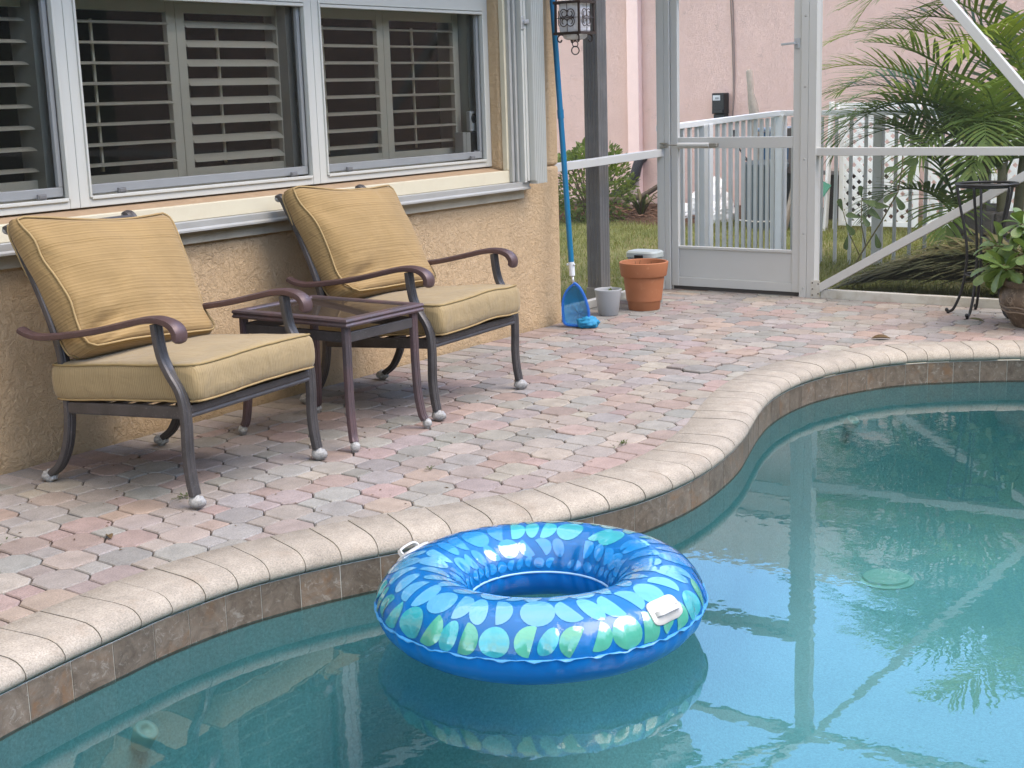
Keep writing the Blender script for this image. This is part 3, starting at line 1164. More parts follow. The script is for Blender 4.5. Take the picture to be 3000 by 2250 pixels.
# grey roof post outside the screen
t = thing('roof_post', 'dark grey fluted roof post standing on the grass outside the screen', 'post', (8.19, 5.05, -.1))
b = MB()
prof = []
wd, dp = .058, .058
for sx, sy in ((1, 0), (0, 1), (-1, 0), (0, -1)):
    nx, ny = sx, sy
    tx, ty = -ny, nx
    for q in (-1, -.62, -.55, -.48, -.2, -.13, -.06, .06, .13, .2, .48, .55, .62):
        g = .005 if q in (-.55, -.13, .13, .55) else 0
        prof.append((nx * (wd - g) + tx * q * wd * .93, ny * (dp - g) + ty * q * dp * .93))
prof = prof[::-1]
b.sweep([(8.19, 5.05, -.12), (8.19, 5.05, 2.5)], prof, side=(1, 0, 0))
obj('shaft', b, GREYPOST, t)
b = MB()
b.box(8.125, 8.255, 4.985, 5.115, -.12, .05)
obj('base', b, mat('worn_post_foot', (.26, .25, .235), .6, var=.25, vs=20), t, bevel=.004)

# ------------------------------------------------------------------ screen enclosure (cage)
XS = 8.60
cage = thing('screen_enclosure', 'white aluminium pool screen enclosure with posts, rails and diagonal braces', 'screen enclosure', (XS, 3.7, 0))
def member(name, p, q, w_, h_, mat_=None, bevel=.003, up=(1, 0, 0), parent=None):
    b = MB()
    b.bar(p, q, w_, h_, up)
    return obj(name, b, mat_ or WHITE, parent or cage, bevel=bevel)
def post_block(name, y0, y1, groove, x0=XS - .025, x1=XS + .06, z1=2.75):
    b = MB()
    b.box(x0, x1, y0, groove - .0015, 0, z1)
    b.box(x0, x1, groove + .0015, y1, 0, z1)
    b.box(x0 + .004, x1 - .004, groove - .0015, groove + .0015, 0, z1 - .004)
    return obj(name, b, WHITE, cage, bevel=.0025)
p1 = post_block('post', 4.702, 4.800, 4.742)
p2 = post_block('post', 3.637, 3.743, 3.692)
# screws on the door-side post
for z_ in (.06, .42, .90, 1.36, 1.80):
    b = MB()
    b.lathe([(.0075, 0), (.006, .003), (.0001, .004)], 10)
    b.v = [(XS - .0255 - v[2], 3.715 + v[0], z_ + v[1]) for v in b.v]
    obj('screw', b, GREYTRACK, p2, smooth=True)
member('chair_rail', (XS + .012, 3.66, .947), (XS + .012, -4, .947), .05, .053)
member('chair_rail', (7.08, 4.775, .918), (XS - .02, 4.775, .944), .05, .055, up=(0, 1, 0))
member('bottom_rail', (XS + .015, 3.60, .026), (XS + .015, -4, .026), .06, .050, WHITE_OLD)
member('bottom_rail', (7.08, 4.775, .026), (XS - .02, 4.775, .026), .05, .050, WHITE_OLD, up=(0, 1, 0))
member('top_beam', (XS + .01, 4.80, 2.76), (XS + .01, -4, 2.76), .06, .055)
member('top_beam', (7.66, 4.775, 2.76), (XS - .02, 4.775, 2.76), .055, .055, up=(0, 1, 0))
member('door_header', (XS + .008, 3.745, 2.075), (XS + .008, 4.70, 2.075), .055, .055)
member('brace', (XS - .002, 3.612, .062), (XS - .002, 2.05, .962), .052, .05)
member('brace', (XS - .006, 3.66, 2.80), (XS - .006, 2.06, .968), .055, .05)
member('roof_beam', (XS - .02, 3.70, 2.77), (-3, 3.62, 2.95), .05, .055, up=(0, 0, 1))
member('roof_beam', (XS - .05, 3.75, 2.79), (7.66, 4.05, 2.79), .055, .045, up=(0, 0, 1))
member('roof_beam', (6.1, 4.07, 2.66), (6.1, -4, 2.98), .05, .055, up=(0, 0, 1))
b = MB()
b.box(XS - .030, XS - .0255, 3.596, 3.658, .0, .118)
pl_ = obj('brace_plate', b, WHITE_OLD, cage, bevel=.002)
for yy, zz in ((3.606, .095), (3.606, .03), (3.646, .10), (3.646, .06), (3.646, .02)):
    b = MB()
    b.ball((XS - .031, yy, zz), .005, n=8, m=5)
    obj('screw', b, RUST, pl_)
b = MB()
x_ = XS + .03
b.add([(x_, 3.64, .05), (x_, -4, .05), (x_, -4, .92), (x_, 3.64, .92)], [(0, 1, 2, 3)])
b.add([(x_, 3.64, .975), (x_, -4, .975), (x_, -4, 2.73), (x_, 3.64, 2.73)], [(0, 1, 2, 3)])
b.add([(7.08, 4.785, .05), (XS - .03, 4.785, .05), (XS - .03, 4.785, .90), (7.08, 4.785, .90)], [(0, 1, 2, 3)])
b.add([(7.08, 4.785, .95), (XS - .03, 4.785, .98), (XS - .03, 4.785, 2.73), (7.08, 4.785, 2.73)], [(0, 1, 2, 3)])
obj('insect_mesh', b, CAGEMESH, cage)

# screen door
door = thing('screen_door', 'white screen door with a solid kick plate between the two enclosure posts', 'door', (XS, 4.2, .02))
ya, yb = 3.748, 4.697
b = MB()
b.box(XS - .012, XS + .022, ya, ya + .052, .028, 2.035)
obj('stile', b, WHITE, door, bevel=.003)
b = MB()
b.box(XS - .012, XS + .022, yb - .052, yb, .028, 2.035)
obj('stile', b, WHITE, door, bevel=.003)
for nm, z0, z1 in (('bottom_rail', .028, .088), ('kick_rail', .287, .306), ('mid_rail', .972, 1.046), ('top_rail', 1.97, 2.035)):
    b = MB()
    b.box(XS - .010, XS + .020, ya + .0525, yb - .0525, z0, z1)
    obj(nm, b, WHITE, door, bevel=.003)
b = MB()
b.box(XS + .002, XS + .010, ya + .053, yb - .053, .089, .286)
obj('kick_plate', b, WHITE, door)
b = MB()
b.add([(XS + .006, ya + .05, .306), (XS + .006, yb - .05, .306), (XS + .006, yb - .05, .972), (XS + .006, ya + .05, .972)], [(0, 1, 2, 3)])
b.add([(XS + .006, ya + .05, 1.046), (XS + .006, yb - .05, 1.046), (XS + .006, yb - .05, 1.97), (XS + .006, ya + .05, 1.97)], [(0, 1, 2, 3)])
obj('insect_mesh', b, CAGEMESH, door)
b = MB()
zc = .997
b.tube([(XS - .045, 4.625, zc), (XS - .045, 4.39, zc - .001)], .0155, 16)
cl = obj('door_closer', b, WHITE, door, smooth='auto')
b = MB()
b.tube([(XS - .045, 4.74, zc), (XS - .045, 4.62, zc)], .005, 8)
b.box(XS - .052, XS - .026, 4.715, 4.765, zc - .018, zc - .008)
b.box(XS - .052, XS - .026, 4.715, 4.765, zc + .006, zc + .016)
b.box(XS - .05, XS - .013, 4.335, 4.392, zc - .012, zc + .010)
obj('closer_bracket', b, mat('aged_bracket', (.28, .27, .23), .5, metal=.5, var=.35, vs=60), cl, bevel=.002)
b = MB()
b.box(XS - .0325, XS - .0, 4.41, 4.44, zc - .0135, zc - .0085)
b.box(XS - .02, XS - .012, 3.757, 3.79, 1.60, 1.665)
b.bar((XS - .02, 3.775, 1.632), (XS - .055, 3.785, 1.632), .012, .012)
b.bar((XS - .052, 3.775, 1.634), (XS - .056, 3.865, 1.628), .018, .014)
obj('handle', b, mat('grey_handle', (.42, .44, .45), .4, metal=.3), door, bevel=.002)
b = MB()
b.box(XS - .005, XS + .012, ya + .01, yb - .01, .004, .028)
obj('sweep', b, mat('door_sweep', (.05, .045, .04), .8), door)

# ------------------------------------------------------------------ picket fence beyond
fence = thing('picket_fence', 'pale grey aluminium picket fence turning a corner beyond the screen door', 'fence', (10.9, 4.9, -.08))
FA, FC, FB = Vector((8.72, 4.86, 0)), Vector((10.87, 4.935, 0)), Vector((11.30, 1.60, 0))
FG = mat('grey_fence_aluminium', (.50, .515, .51), .45, .45, var=.08, dirt=(.3, .3, .28, .3))
FW = mat('white_fence_aluminium', (.70, .72, .73), .4, .5, var=.05)
def fpost(p, s, z1, m_, ang):
    b = MB()
    d_ = Vector((math.cos(ang), math.sin(ang), 0)) * s / 2
    e2 = Vector((-d_.y, d_.x, 0))
    b.sweep([p + Vector((0, 0, -.12)), p + Vector((0, 0, z1))], [(-s / 2, -s / 2), (s / 2, -s / 2), (s / 2, s / 2), (-s / 2, s / 2)], side=(math.cos(ang), math.sin(ang), 0))
    obj('post', b, m_, fence, bevel=.004)
aX = math.atan2((FC - FA).y, (FC - FA).x)
fpost(FC, .105, 1.135, FW, aX)
fpost(Vector((9.50, 4.885, 0)), .062, 1.11, FW, aX)
fpost(Vector((9.40, 4.88, 0)), .07, 1.105, FG, aX)
fpost(FC.lerp(FB, .245) + Vector((0, 0, 0)), .075, 1.12, FG, aX + R(90))
for a, q, za, zq in ((FA, FC, 1.105, 1.150), (FC, FB, 1.150, 1.10)):
    b = MB()
    b.bar(a + Vector((0, 0, za)), q + Vector((0, 0, zq)), .055, .042)
    obj('top_rail', b, FW, fence, bevel=.004)
pk = MB()
pk.box(-.0125, .0125, -.0125, .0125, -.09, 1.115)
pkm = pk.mesh('picket', FG)
for a, q in ((FA, FC), (FC, FB)):
    L = (q - a).length
    n = int(L / .118)
    for k in range(1, n):
        p = a.lerp(q, k / n)
        o = link(bpy.data.objects.new('picket', pkm))
        o.location = (p.x, p.y, 0)
        o.rotation_euler = (0, 0, math.atan2((q - a).y, (q - a).x))
        put(o, fence)

# ------------------------------------------------------------------ neighbour's pink house
pk_ = thing('neighbour_house', 'pink stucco neighbour house behind the white fence', 'house', (15.6, 6, -.1))
b = MB()
b.box(15.2, 15.5, -9, 20, -.3, 3.1)
obj('wall', b, PINK, pk_)
b = MB()
b.box(15.10, 15.199, 8.70, 8.86, -.3, 3.1)
obj('pilaster', b, PINKTRIM, pk_, bevel=.01)
b = MB()
b.box(14.85, 15.2, -9, 20, 3.10, 3.13)
b.box(14.82, 14.85, -9, 20, 3.08, 3.30)
obj('eave', b, mat('pink_eave', (.50, .40, .34), .8), pk_)
b = MB()
vs, fs = [], []
NY = 1160
for i in range(NY + 1):
    y_ = -9 + 29 * i / NY
    hh = .045 * abs(math.sin(i * math.pi / 10))
    vs += [(14.76, y_, 3.30 + hh), (16.6, y_, 4.62 + hh), (18.8, y_, 3.4)]
for i in range(NY):
    fs += [(3 * i, 3 * i + 3, 3 * i + 4, 3 * i + 1), (3 * i + 1, 3 * i + 4, 3 * i + 5, 3 * i + 2)]
b.add(vs, fs)
obj('roof', b, mat('grey_barrel_tile', (.36, .33, .31), .85, .2, var=.25, vs=8), pk_)
b = MB()
pts = [(15.19, 7.488, 3.1), (15.188, 7.488, 2.4), (15.188, 7.470, 1.9), (15.188, 7.462, 1.5), (15.188, 7.468, 1.25), (15.188, 7.485, 1.02)]
b.tube(pts, .008, 6)
pts = [(15.19, 7.518, 3.1), (15.188, 7.515, 2.4), (15.188, 7.490, 1.9), (15.188, 7.478, 1.5), (15.188, 7.476, 1.2), (15.188, 7.49, 1.02)]
b.tube(pts, .006, 6)
obj('wall_cable', b, mat('pinkish_grey_cable', (.30, .23, .20), .7), pk_)
t = thing('meter_box', 'black box with a small display fixed to the pink wall', 'meter box', (15.15, 7.6, 1.0))
b = MB()
b.box(15.07, 15.199, 7.535, 7.695, 1.07, 1.31)
b.box(15.09, 15.199, 7.54, 7.685, 1.02, 1.068)
obj('case', b, BLACK, t, bevel=.008)
b = MB()
b.box(15.064, 15.0695, 7.585, 7.68, 1.225, 1.285)
dsp = obj('display', b, mat('pale_display', (.55, .57, .58), .3, var=.2, vs=60), t, bevel=.002)
b = MB()
b.box(15.062, 15.0639, 7.60, 7.65, 1.24, 1.262)
obj('reading', b, mat('grey_reading', (.25, .26, .27), .4), dsp)
b = MB()
b.bar((15.05, 7.60, 1.10), (15.07, 7.60, 1.10), .11, .045)
obj('cover_flap', b, BLACK, t, bevel=.004)

# things by the pink wall
t = thing('conduit_pipe', 'black corrugated pipe bending out of the pink wall above the mulch', 'pipe', (15.1, 8.8, .1))
b = MB()
P = [(15.20, 8.70, .56), (15.10, 8.70, .53), (15.06, 8.71, .45), (15.05, 8.73, .36), (15.03, 8.79, .26), (15.0, 8.90, .16), (14.97, 9.02, .09), (14.9, 9.15, .02), (14.8, 9.3, -.1)]
b.tube(P, [.06, .062, .06, .065, .055, .055, .05, .05, .05], 10)
obj('pipe', b, mat('black_corrugated', (.035, .035, .038), .6, .3, bump=.5, bs=40, bd=.01), t, smooth=True)
b = MB()
b.tube([(15.15, 8.78, .52), (15.1, 8.80, .40), (15.05, 8.86, .25), (15.0, 8.98, .12), (14.9, 9.2, 0)], .012, 6)
obj('thin_cable', b, BRANCH, t)
t = thing('bare_branch', 'long bare grey branch lying along the foot of the pink wall', 'branch', (14.7, 8.5, -.05))
b = MB()
b.tube([(14.75, 9.5, .0), (14.72, 9.05, .06), (14.70, 8.75, .08), (14.72, 8.45, .12), (14.8, 8.2, .28), (14.85, 8.0, .38)], [.03, .045, .04, .035, .028, .018], 8)
b.tube([(14.70, 8.75, .08), (14.6, 8.55, .02), (14.5, 8.4, -.06)], [.025, .02, .015], 6)
obj('limb', b, BRANCH, t, smooth=True)
t = thing('spiky_plant', 'half dry spiky rosette plant in the mulch by the pink wall', 'plant', (13.95, 8.02, -.06))
for k in range(13):
    a = k * 2.399 + .3
    L = rnd(.22, .42)
    b = MB()
    pts = [(13.95 + math.cos(a) * r_, 8.02 + math.sin(a) * r_, -.02 + z_) for r_, z_ in ((.02, 0), (L * .35, L * .55), (L * .7, L * .72), (L, L * .55))]
    b.sweep(pts, [(-.022, 0), (0, -.006), (.022, 0), (0, .010)], side=(-math.sin(a), math.cos(a), 0), scale=[1, 1, .7, .1])
    obj('leaf', b, DEADF if k % 3 else BUSHM, t, smooth=True)
def mulchmat():
    k = NT('brown_mulch')
    n1 = k.noise(6, 6, .7)
    n2 = k.noise(45, 4, .8)
    c = k.mix(k.ramp(n2, [(.35, 0), (.65, 1)]), (.05, .03, .02), (.20, .12, .085))
    c = k.mix(k.ramp(n1, [(.55, 0), (.7, .7)]), c, (.28, .235, .19))
    k.base(c)
    k.rough(.95, .1)
    k.bump(n2, .9, .03)
    return k.m
b = MB()
nx, ny = 12, 60
vs = []
for i in range(nx + 1):
    for j in range(ny + 1):
        yv = 5.2 + 7.5 * j / ny
        e0 = 13.45 + .35 * noise.noise((yv * .8, 3, 0)) + (.9 if yv < 7.2 else 0)
        xv = e0 + (15.21 - e0) * i / nx
        vs.append((xv, yv, -.083 + (.0 if i == 0 else .03 + .05 * i / nx + .02 * noise.noise((xv * 5, yv * 5, 1)))))
fs = [(i * (ny + 1) + j, (i + 1) * (ny + 1) + j, (i + 1) * (ny + 1) + j + 1, i * (ny + 1) + j + 1) for i in range(nx) for j in range(ny)]
b.add(vs, fs)
obj('mulch_bed', b, mulchmat(), smooth=True, kind='structure')
rg = np.random.default_rng(4)
b = MB()
for k in range(1400):
    xv, yv = rg.uniform(13.5, 15.0), rg.uniform(7.2, 10)
    a = rg.uniform(0, 6.28)
    L, wv = rg.uniform(.02, .06), rg.uniform(.004, .012)
    zz = -.03 + rg.uniform(0, .035)
    c_, s_ = math.cos(a), math.sin(a)
    b.add([(xv - c_ * L - s_ * wv, yv - s_ * L + c_ * wv, zz), (xv + c_ * L, yv + s_ * L, zz + rg.uniform(-.01, .03)), (xv + s_ * wv - c_ * L, yv - c_ * wv - s_ * L, zz + .008)], [(0, 1, 2)])
obj('mulch_chips', b, mat('mulch_chip', (.17, .10, .07), .9, .1, var=.6, vs=25), kind='stuff')

# trash can, bin, tools, bags
t = thing('trash_can', 'round dark grey trash can behind the pickets', 'trash can', (13.4, 6.19, -.08))
b = MB()
b.lathe([(.0001, -.08), (.225, -.08), (.235, -.02), (.255, .56), (.262, .565), (.262, .595), (.25, .61), (.20, .625), (.0001, .63)], 36, (13.4, 6.19, 0))
body = obj('can_body', b, BIN_GREY, t, smooth='auto')
b = MB()
b.tube([(13.15, 6.40, .03), (13.13, 6.2, .02), (13.16, 6.0, .03)], .008, 6)
obj('wire_handle', b, CHROME, t)
t = thing('recycling_bin', 'dark blue plastic bin standing behind the grey trash can', 'bin', (13.95, 6.2, -.08))
b = MB()
b.sweep([(13.95, 6.22, -.09), (13.95, 6.22, .90)], [(-.25, -.22), (.25, -.22), (.25, .22), (-.25, .22)], side=(1, 0, 0), scale=[.82, 1])
obj('bin_body', b, BIN_BLUE, t, bevel=.03)
b = MB()
b.box(13.67, 14.23, 5.96, 6.48, .905, .945)
obj('lid', b, mat('grey_blue_lid', (.16, .22, .30), .5), t, bevel=.015)
t = thing('wooden_pole', 'upright weathered grey wooden pole rising above the fence rail', 'pole', (13.6, 6.45, .3))
b = MB()
b.tube([(13.78, 6.40, .3), (13.86, 6.50, .60), (13.9, 6.57, .85), (13.9, 6.59, 1.05), (13.9, 6.615, 1.2), (13.9, 6.635, 1.3), (13.9, 6.655, 1.53), (13.9, 6.657, 1.55)], [.045, .05, .052, .055, .05, .034, .034, .022], 10)
obj('shaft', b, WOODG, t, smooth=True)
t = thing('wooden_board', 'pale weathered board leaning to the right of the grey trash can', 'board', (13.4, 5.9, -.08))
b = MB()
b.bar((13.2, 5.93, -.08), (13.42, 5.86, .62), .035, .085, (1, 0, 0))
obj('board', b, WOODG, t, bevel=.008)
b = MB()
b.bar((13.32, 5.92, .50), (13.45, 5.96, .95), .05, .03, (1, 0, 0))
b.bar((13.30, 5.86, .50), (13.36, 5.90, .60), .09, .05, (1, 0, 0))
b.box(13.28, 13.34, 5.89, 6.02, .86, .95)
obj('hinge_iron', b, mat('dark_iron', (.05, .04, .035), .6, var=.3), t, bevel=.004)
t = thing('black_strap', 'black strap curving down from behind the fence into the trash can', 'strap', (13.5, 6.4, .6))
b = MB()
b.sweep([(13.55, 6.66, .93), (13.52, 6.62, .80), (13.48, 6.53, .68), (13.42, 6.42, .60), (13.4, 6.36, .57)], [(-.022, -.006), (.022, -.006), (.022, .006), (-.022, .006)], side=(0, .5, .8))
obj('band', b, BLACK, t)
t = thing('white_bag', 'crumpled white plastic bags heaped left of the trash can behind the pickets', 'bag', (14.15, 7.3, -.08))
for k, (cx_, cy_, cz_, r_, sq) in enumerate(((14.15, 7.25, .05, .26, (.9, 1, .95)), (14.1, 7.52, -.02, .22, (1, .9, .6)), (14.0, 7.05, -.01, .20, (1, .85, .8)), (14.0, 7.62, -.05, .16, (1, 1, .5)), (14.2, 7.2, .22, .14, (.8, .8, 1.2)))):
    b = MB()
    b.ball((0, 0, 0), 1, n=30, m=18)
    vv = []
    for v in b.v:
        q = Vector(v)
        n_2 = noise.ridged_multi_fractal(q * 1.6 + Vector((k * 7, 0, 0)), 1, 2, 4, 1, 2) * .13 + noise.noise(q * 3 + Vector((0, k * 5, 0))) * .16
        q = q * (1 + n_2 - .15)
        vv.append((cx_ + q.x * r_ * sq[0], cy_ + q.y * r_ * sq[1], max(-.085, cz_ + q.z * r_ * sq[2])))
    b.v = vv
    obj('bag', b, BAG, t, smooth=False)
t = thing('green_hose', 'green plastic strip lying between the post and the lattice', 'hose', (13.3, 5.6, 0))
b = MB()
b.sweep([(13.0, 5.72, .02), (13.1, 5.66, .14), (13.2, 5.60, .24), (13.35, 5.54, .40)], [(-.05, -.01), (.05, -.01), (.05, .01), (-.05, .01)], side=(0, .8, .5))
obj('strip', b, GREEN_HOSE, t)
t = thing('dark_cabinet', 'low dark box with a grey top beside the pink wall, right of the door post', 'box', (14.4, 5.9, -.08))
b = MB()
b.box(14.3, 14.9, 5.45, 5.95, -.09, .42)
obj('cabinet_body', b, mat('dark_cabinet', (.05, .045, .04), .7, var=.3), t, bevel=.01)
b = MB()
b.box(14.26, 14.95, 5.42, 5.98, .425, .47)
obj('top', b, mat('cabinet_top', (.28, .25, .23), .7, var=.2), t, bevel=.006)

# white lattice panels
LATM = mat('white_vinyl_lattice', (.90, .90, .88), .45, .4, var=.03)
def clip_line(p, d, y0, y1, z0, z1):
    t0, t1 = -9, 9
    for o_, dd, lo, hi in ((p[0], d[0], y0, y1), (p[1], d[1], z0, z1)):
        a, b_ = (lo - o_) / dd, (hi - o_) / dd
        t0, t1 = max(t0, min(a, b_)), min(t1, max(a, b_))
    return (t0, t1) if t1 - t0 > .02 else None
def lattice(x, y0, y1, z0, z1, label):
    t = thing('lattice_panel', label, 'lattice', (x, (y0 + y1) / 2, z0), group='white lattice panels beyond the fence')
    fw_ = .05
    for q in ((y0, y0 + fw_, z0, z1), (y1 - fw_, y1, z0, z1), (y0 + fw_, y1 - fw_, z0, z0 + fw_), (y0 + fw_, y1 - fw_, z1 - fw_, z1)):
        b = MB()
        b.box(x - .012, x + .012, *q)
        obj('frame', b, LATM, t, bevel=.003)
    a, c_ = y0 + fw_ - .01, y1 - fw_ + .01
    e, f_ = z0 + fw_ - .01, z1 - fw_ + .01
    step = .112
    for sgn in (1, -1):
        k = -40
        while k < 60:
            off = k * step
            r_ = clip_line((a + off, e if sgn > 0 else f_), (.7071, .7071 * sgn), a, c_, e, f_)
            k += 1
            if not r_:
                continue
            p = (x - .004 * sgn, a + off + .7071 * r_[0], (e if sgn > 0 else f_) + sgn * .7071 * r_[0])
            q = (x - .004 * sgn, a + off + .7071 * r_[1], (e if sgn > 0 else f_) + sgn * .7071 * r_[1])
            b = MB()
            b.bar(p, q, .041, .007, (1, 0, 0))
            obj('slat', b, LATM, t)
lattice(13.50, 4.655, 5.47, -.03, 1.185, 'white lattice panel leftmost of the row, beside the solid white board')
lattice(13.52, 4.02, 4.61, -.03, 1.185, 'white lattice panel in the middle of the row, half behind palm fronds')
lattice(13.52, 3.2, 3.99, -.03, 1.185, 'white lattice panel at the right end of the row, behind the palm trunk')
t = thing('white_board', 'solid white board leaning upright against the left lattice panel', 'board', (13.4, 5.5, -.08))
b = MB()
b.bar((13.42, 5.58, -.08), (13.42, 5.525, 1.20), .018, .10, (1, 0, 0))
obj('board', b, LATM, t, bevel=.003)
b = MB()
b.bar((13.43, 5.485, -.07), (13.43, 5.465, 1.19), .018, .06, (1, 0, 0))
obj('narrow_board', b, LATM, t, bevel=.003)

# ------------------------------------------------------------------ vegetation
# lawn: single blades
def blades(n, x0, x1, y0, y1, hmin, hmax, keep=None, seed=1):
    g = np.random.default_rng(seed)
    x_ = g.uniform(x0, x1, n)
    y_ = g.uniform(y0, y1, n)
    if keep is not None:
        k = keep(x_, y_)
        x_, y_ = x_[k], y_[k]
    n = len(x_)
    h = g.uniform(hmin, hmax, n)
    a = g.uniform(0, 2 * np.pi, n)
    wd = g.uniform(.0018, .0035, n)
    ln = g.uniform(.3, 1.3, n) * h
    dx, dy = np.cos(a), np.sin(a)
    V = np.zeros((n, 5, 3), np.float32)
    V[:, 0] = np.stack([x_ - dy * wd, y_ + dx * wd, np.full(n, -.086)], 1)
    V[:, 1] = np.stack([x_ + dy * wd, y_ - dx * wd, np.full(n, -.086)], 1)
    V[:, 2] = np.stack([x_ + dx * ln * .4 + dy * wd * .8, y_ + dy * ln * .4 - dx * wd * .8, -.085 + h * .65], 1)
    V[:, 3] = np.stack([x_ + dx * ln * .4 - dy * wd * .8, y_ + dy * ln * .4 + dx * wd * .8, -.085 + h * .65], 1)
    V[:, 4] = np.stack([x_ + dx * ln, y_ + dy * ln, -.085 + h], 1)
    me = bpy.data.meshes.new('grass')
    me.vertices.add(n * 5)
    me.vertices.foreach_set('co', V.ravel())
    idx = np.arange(n)[:, None] * 5
    quads = idx + np.array([[0, 1, 2, 3]])
    tris = idx + np.array([[3, 2, 4]])
    loops = np.concatenate([np.concatenate([quads, tris], 1).ravel()])
    me.loops.add(len(loops))
    me.loops.foreach_set('vertex_index', loops.astype(np.int32))
    me.polygons.add(2 * n)
    st_ = np.arange(n) * 7
    me.polygons.foreach_set('loop_start', np.stack([st_, st_ + 4], 1).ravel().astype(np.int32))
    me.update(calc_edges=True)
    me.materials.append(GRASSM)
    return me
def lawnkeep(x_, y_):
    p = np.array([noise.noise((a * 1.3, b * 1.3, 5)) for a, b in zip(x_, y_)])
    return (np.random.default_rng(3).uniform(-.75, .45, len(x_)) < p + .12) & ~((x_ > 13.55) & (y_ > 7.0)) & (x_ < 14.5)
o = link(bpy.data.objects.new('grass', blades(90000, 8.78, 14.5, 3.2, 9.0, .02, .065, lawnkeep)))
o['kind'] = 'stuff'
o = link(bpy.data.objects.new('grass', blades(16000, 8.2, 8.78, 4.83, 7.5, .02, .06, lawnkeep, 5)))
o['kind'] = 'stuff'
o = link(bpy.data.objects.new('grass', blades(9000, 8.72, 9.6, 2.0, 4.6, .05, .13, None, 8)))
o['kind'] = 'stuff'

def leaf_mesh(L, W, fold=.12, curl=.15, shape='obovate', nseg=8):
    """one thick leaf along +x from the origin, normal +z"""
    b = MB()
    vs, fs = [], []
    for i in range(nseg + 1):
        t = math.sin(i / nseg * math.pi / 2)
        if shape == 'obovate':
            w_ = W * 1.12 * max(0, t) ** .8 * math.sqrt(max(0, 1 - t ** 7))
        else:
            w_ = W * math.sin(math.pi * (t * .96 + .02)) ** .8
        w_ = max(w_, .03 * W)
        z = curl * L * (t * t) * -1 + .12 * L * t
        vs += [(L * t, -w_ / 2, z + fold * w_), (L * t, 0, z), (L * t, w_ / 2, z + fold * w_)]
    for i in range(nseg):
        a, c = i * 3, i * 3 + 3
        fs += [(a, c, c + 1, a + 1), (a + 1, c + 1, c + 2, a + 2)]
    return b.add(vs, fs)
def basis(d, up=(0, 0, 1), rollv=0):
    x_ = Vector(d).normalized()
    y_ = Vector(up).cross(x_)
    if y_.length < 1e-3:
        y_ = Vector((0, 1, 0))
    y_.normalize()
    z_ = x_.cross(y_)
    m_ = Matrix((x_, y_, z_)).transposed()
    return m_ @ Matrix.Rotation(rollv, 3, 'X')

# areca palm: several canes, each frond a part of its own
palm = thing('areca_palm', 'feathery clumping palm spilling over the fence behind the right hand screen', 'palm', (11.75, 3.2, -.05))
def frond_mesh(L, el0, droop, nl=34, ll=.42, wl=.020, seed=0, flop=.5, name='frond', material=None, startt=.16, twist=0.0):
    """a feather frond starting at the origin heading +x"""
    g = random.Random(seed)
    b = MB()
    N = 22
    pts = [Vector((0, 0, 0))]
    el = el0
    tang = []
    sw = g.uniform(-.25, .25)
    az = 0
    for i in range(N):
        t = i / N
        el = el0 - droop * (t ** 1.25)
        az = sw * t * t
        d_ = Vector((math.cos(el) * math.cos(az), math.cos(el) * math.sin(az), math.sin(el)))
        tang.append(d_)
        pts.append(pts[-1] + d_ * (L / N))
    tang.append(tang[-1])
    b.tube(pts, [.011 * (1 - .85 * i / N) for i in range(N + 1)], 5)
    def at(t):
        f = min(N - 1e-4, t * N)
        i = int(f)
        return pts[i].lerp(pts[i + 1], f - i), tang[i].lerp(tang[i + 1], f - i).normalized()
    for k in range(nl):
        t = startt + (1 - startt) * (k + .5) / nl
        p, tg = at(t)
        side = Vector((0, 0, 1)).cross(tg)
        if side.length < .05:
            side = Vector((0, 1, 0))
        side.normalize()
        upv = tg.cross(side)
        s_ = (t - startt) / (1 - startt)
        length = ll * (math.sin(math.pi * (.16 + .78 * s_)) ** .8) * g.uniform(.9, 1.08)
        for sg in (-1, 1):
            phi = R(76) * (1 - s_) + R(30) * s_ + R(g.uniform(-6, 6))
            lift = R(26) + R(g.uniform(-8, 8)) + twist * sg
            d_ = tg * math.cos(phi) + (side * sg * math.cos(lift) + upv * math.sin(lift)) * math.sin(phi)
            wv = wl * g.uniform(.8, 1.15) * (1 - .35 * s_)
            seg = 4
            q = p.copy()
            vs = []
            for m_ in range(seg + 1):
                u_ = m_ / seg
                ww = wv * (.55 + 1.2 * u_ - 1.7 * u_ * u_) * .5
                wn = d_.cross(upv)
                wn = wn.normalized() if wn.length > 1e-3 else side
                vs += [q - wn * max(ww, .0007), q + wn * max(ww, .0007)]
                d_ = (d_ + Vector((0, 0, -1)) * flop * (u_ + .25) * .42).normalized()
                q = q + d_ * (length / seg)
            b.add(vs, [(2 * m_, 2 * m_ + 1, 2 * m_ + 3, 2 * m_ + 2) for m_ in range(seg)])
    return b.mesh(name, material)
PY_ = .24
canes = [(a_ * .9, (b_ + PY_) * .9, c_ * .95 + .06, d_, e_) for a_, b_, c_, d_, e_ in [(11.75, 3.30, .95, .03, -.05), (11.95, 3.05, 1.25, -.02, -.08), (11.55, 3.05, .75, .06, .04), (12.1, 3.45, 1.0, .06, .08), (11.85, 2.75, 1.9, .02, -.05), (12.2, 2.95, 2.2, .02, -.03), (11.6, 3.42, .45, .12, .03)]]
for k, (x_, y_, h_, lx, ly) in enumerate(canes):
    b = MB()
    b.tube([(x_ + lx * h_ * t * t - .0, y_ + ly * h_ * t * t, -.08 + (h_ + .08) * t) for t in (0, .2, .4, .6, .8, 1)], [.05, .042, .04, .038, .036, .03], 8)
    obj('trunk', b, mat('palm_cane_%d' % k, (.14, .13, .07), .7, .3, var=.4, vs=18), palm, smooth=True)
FR = []
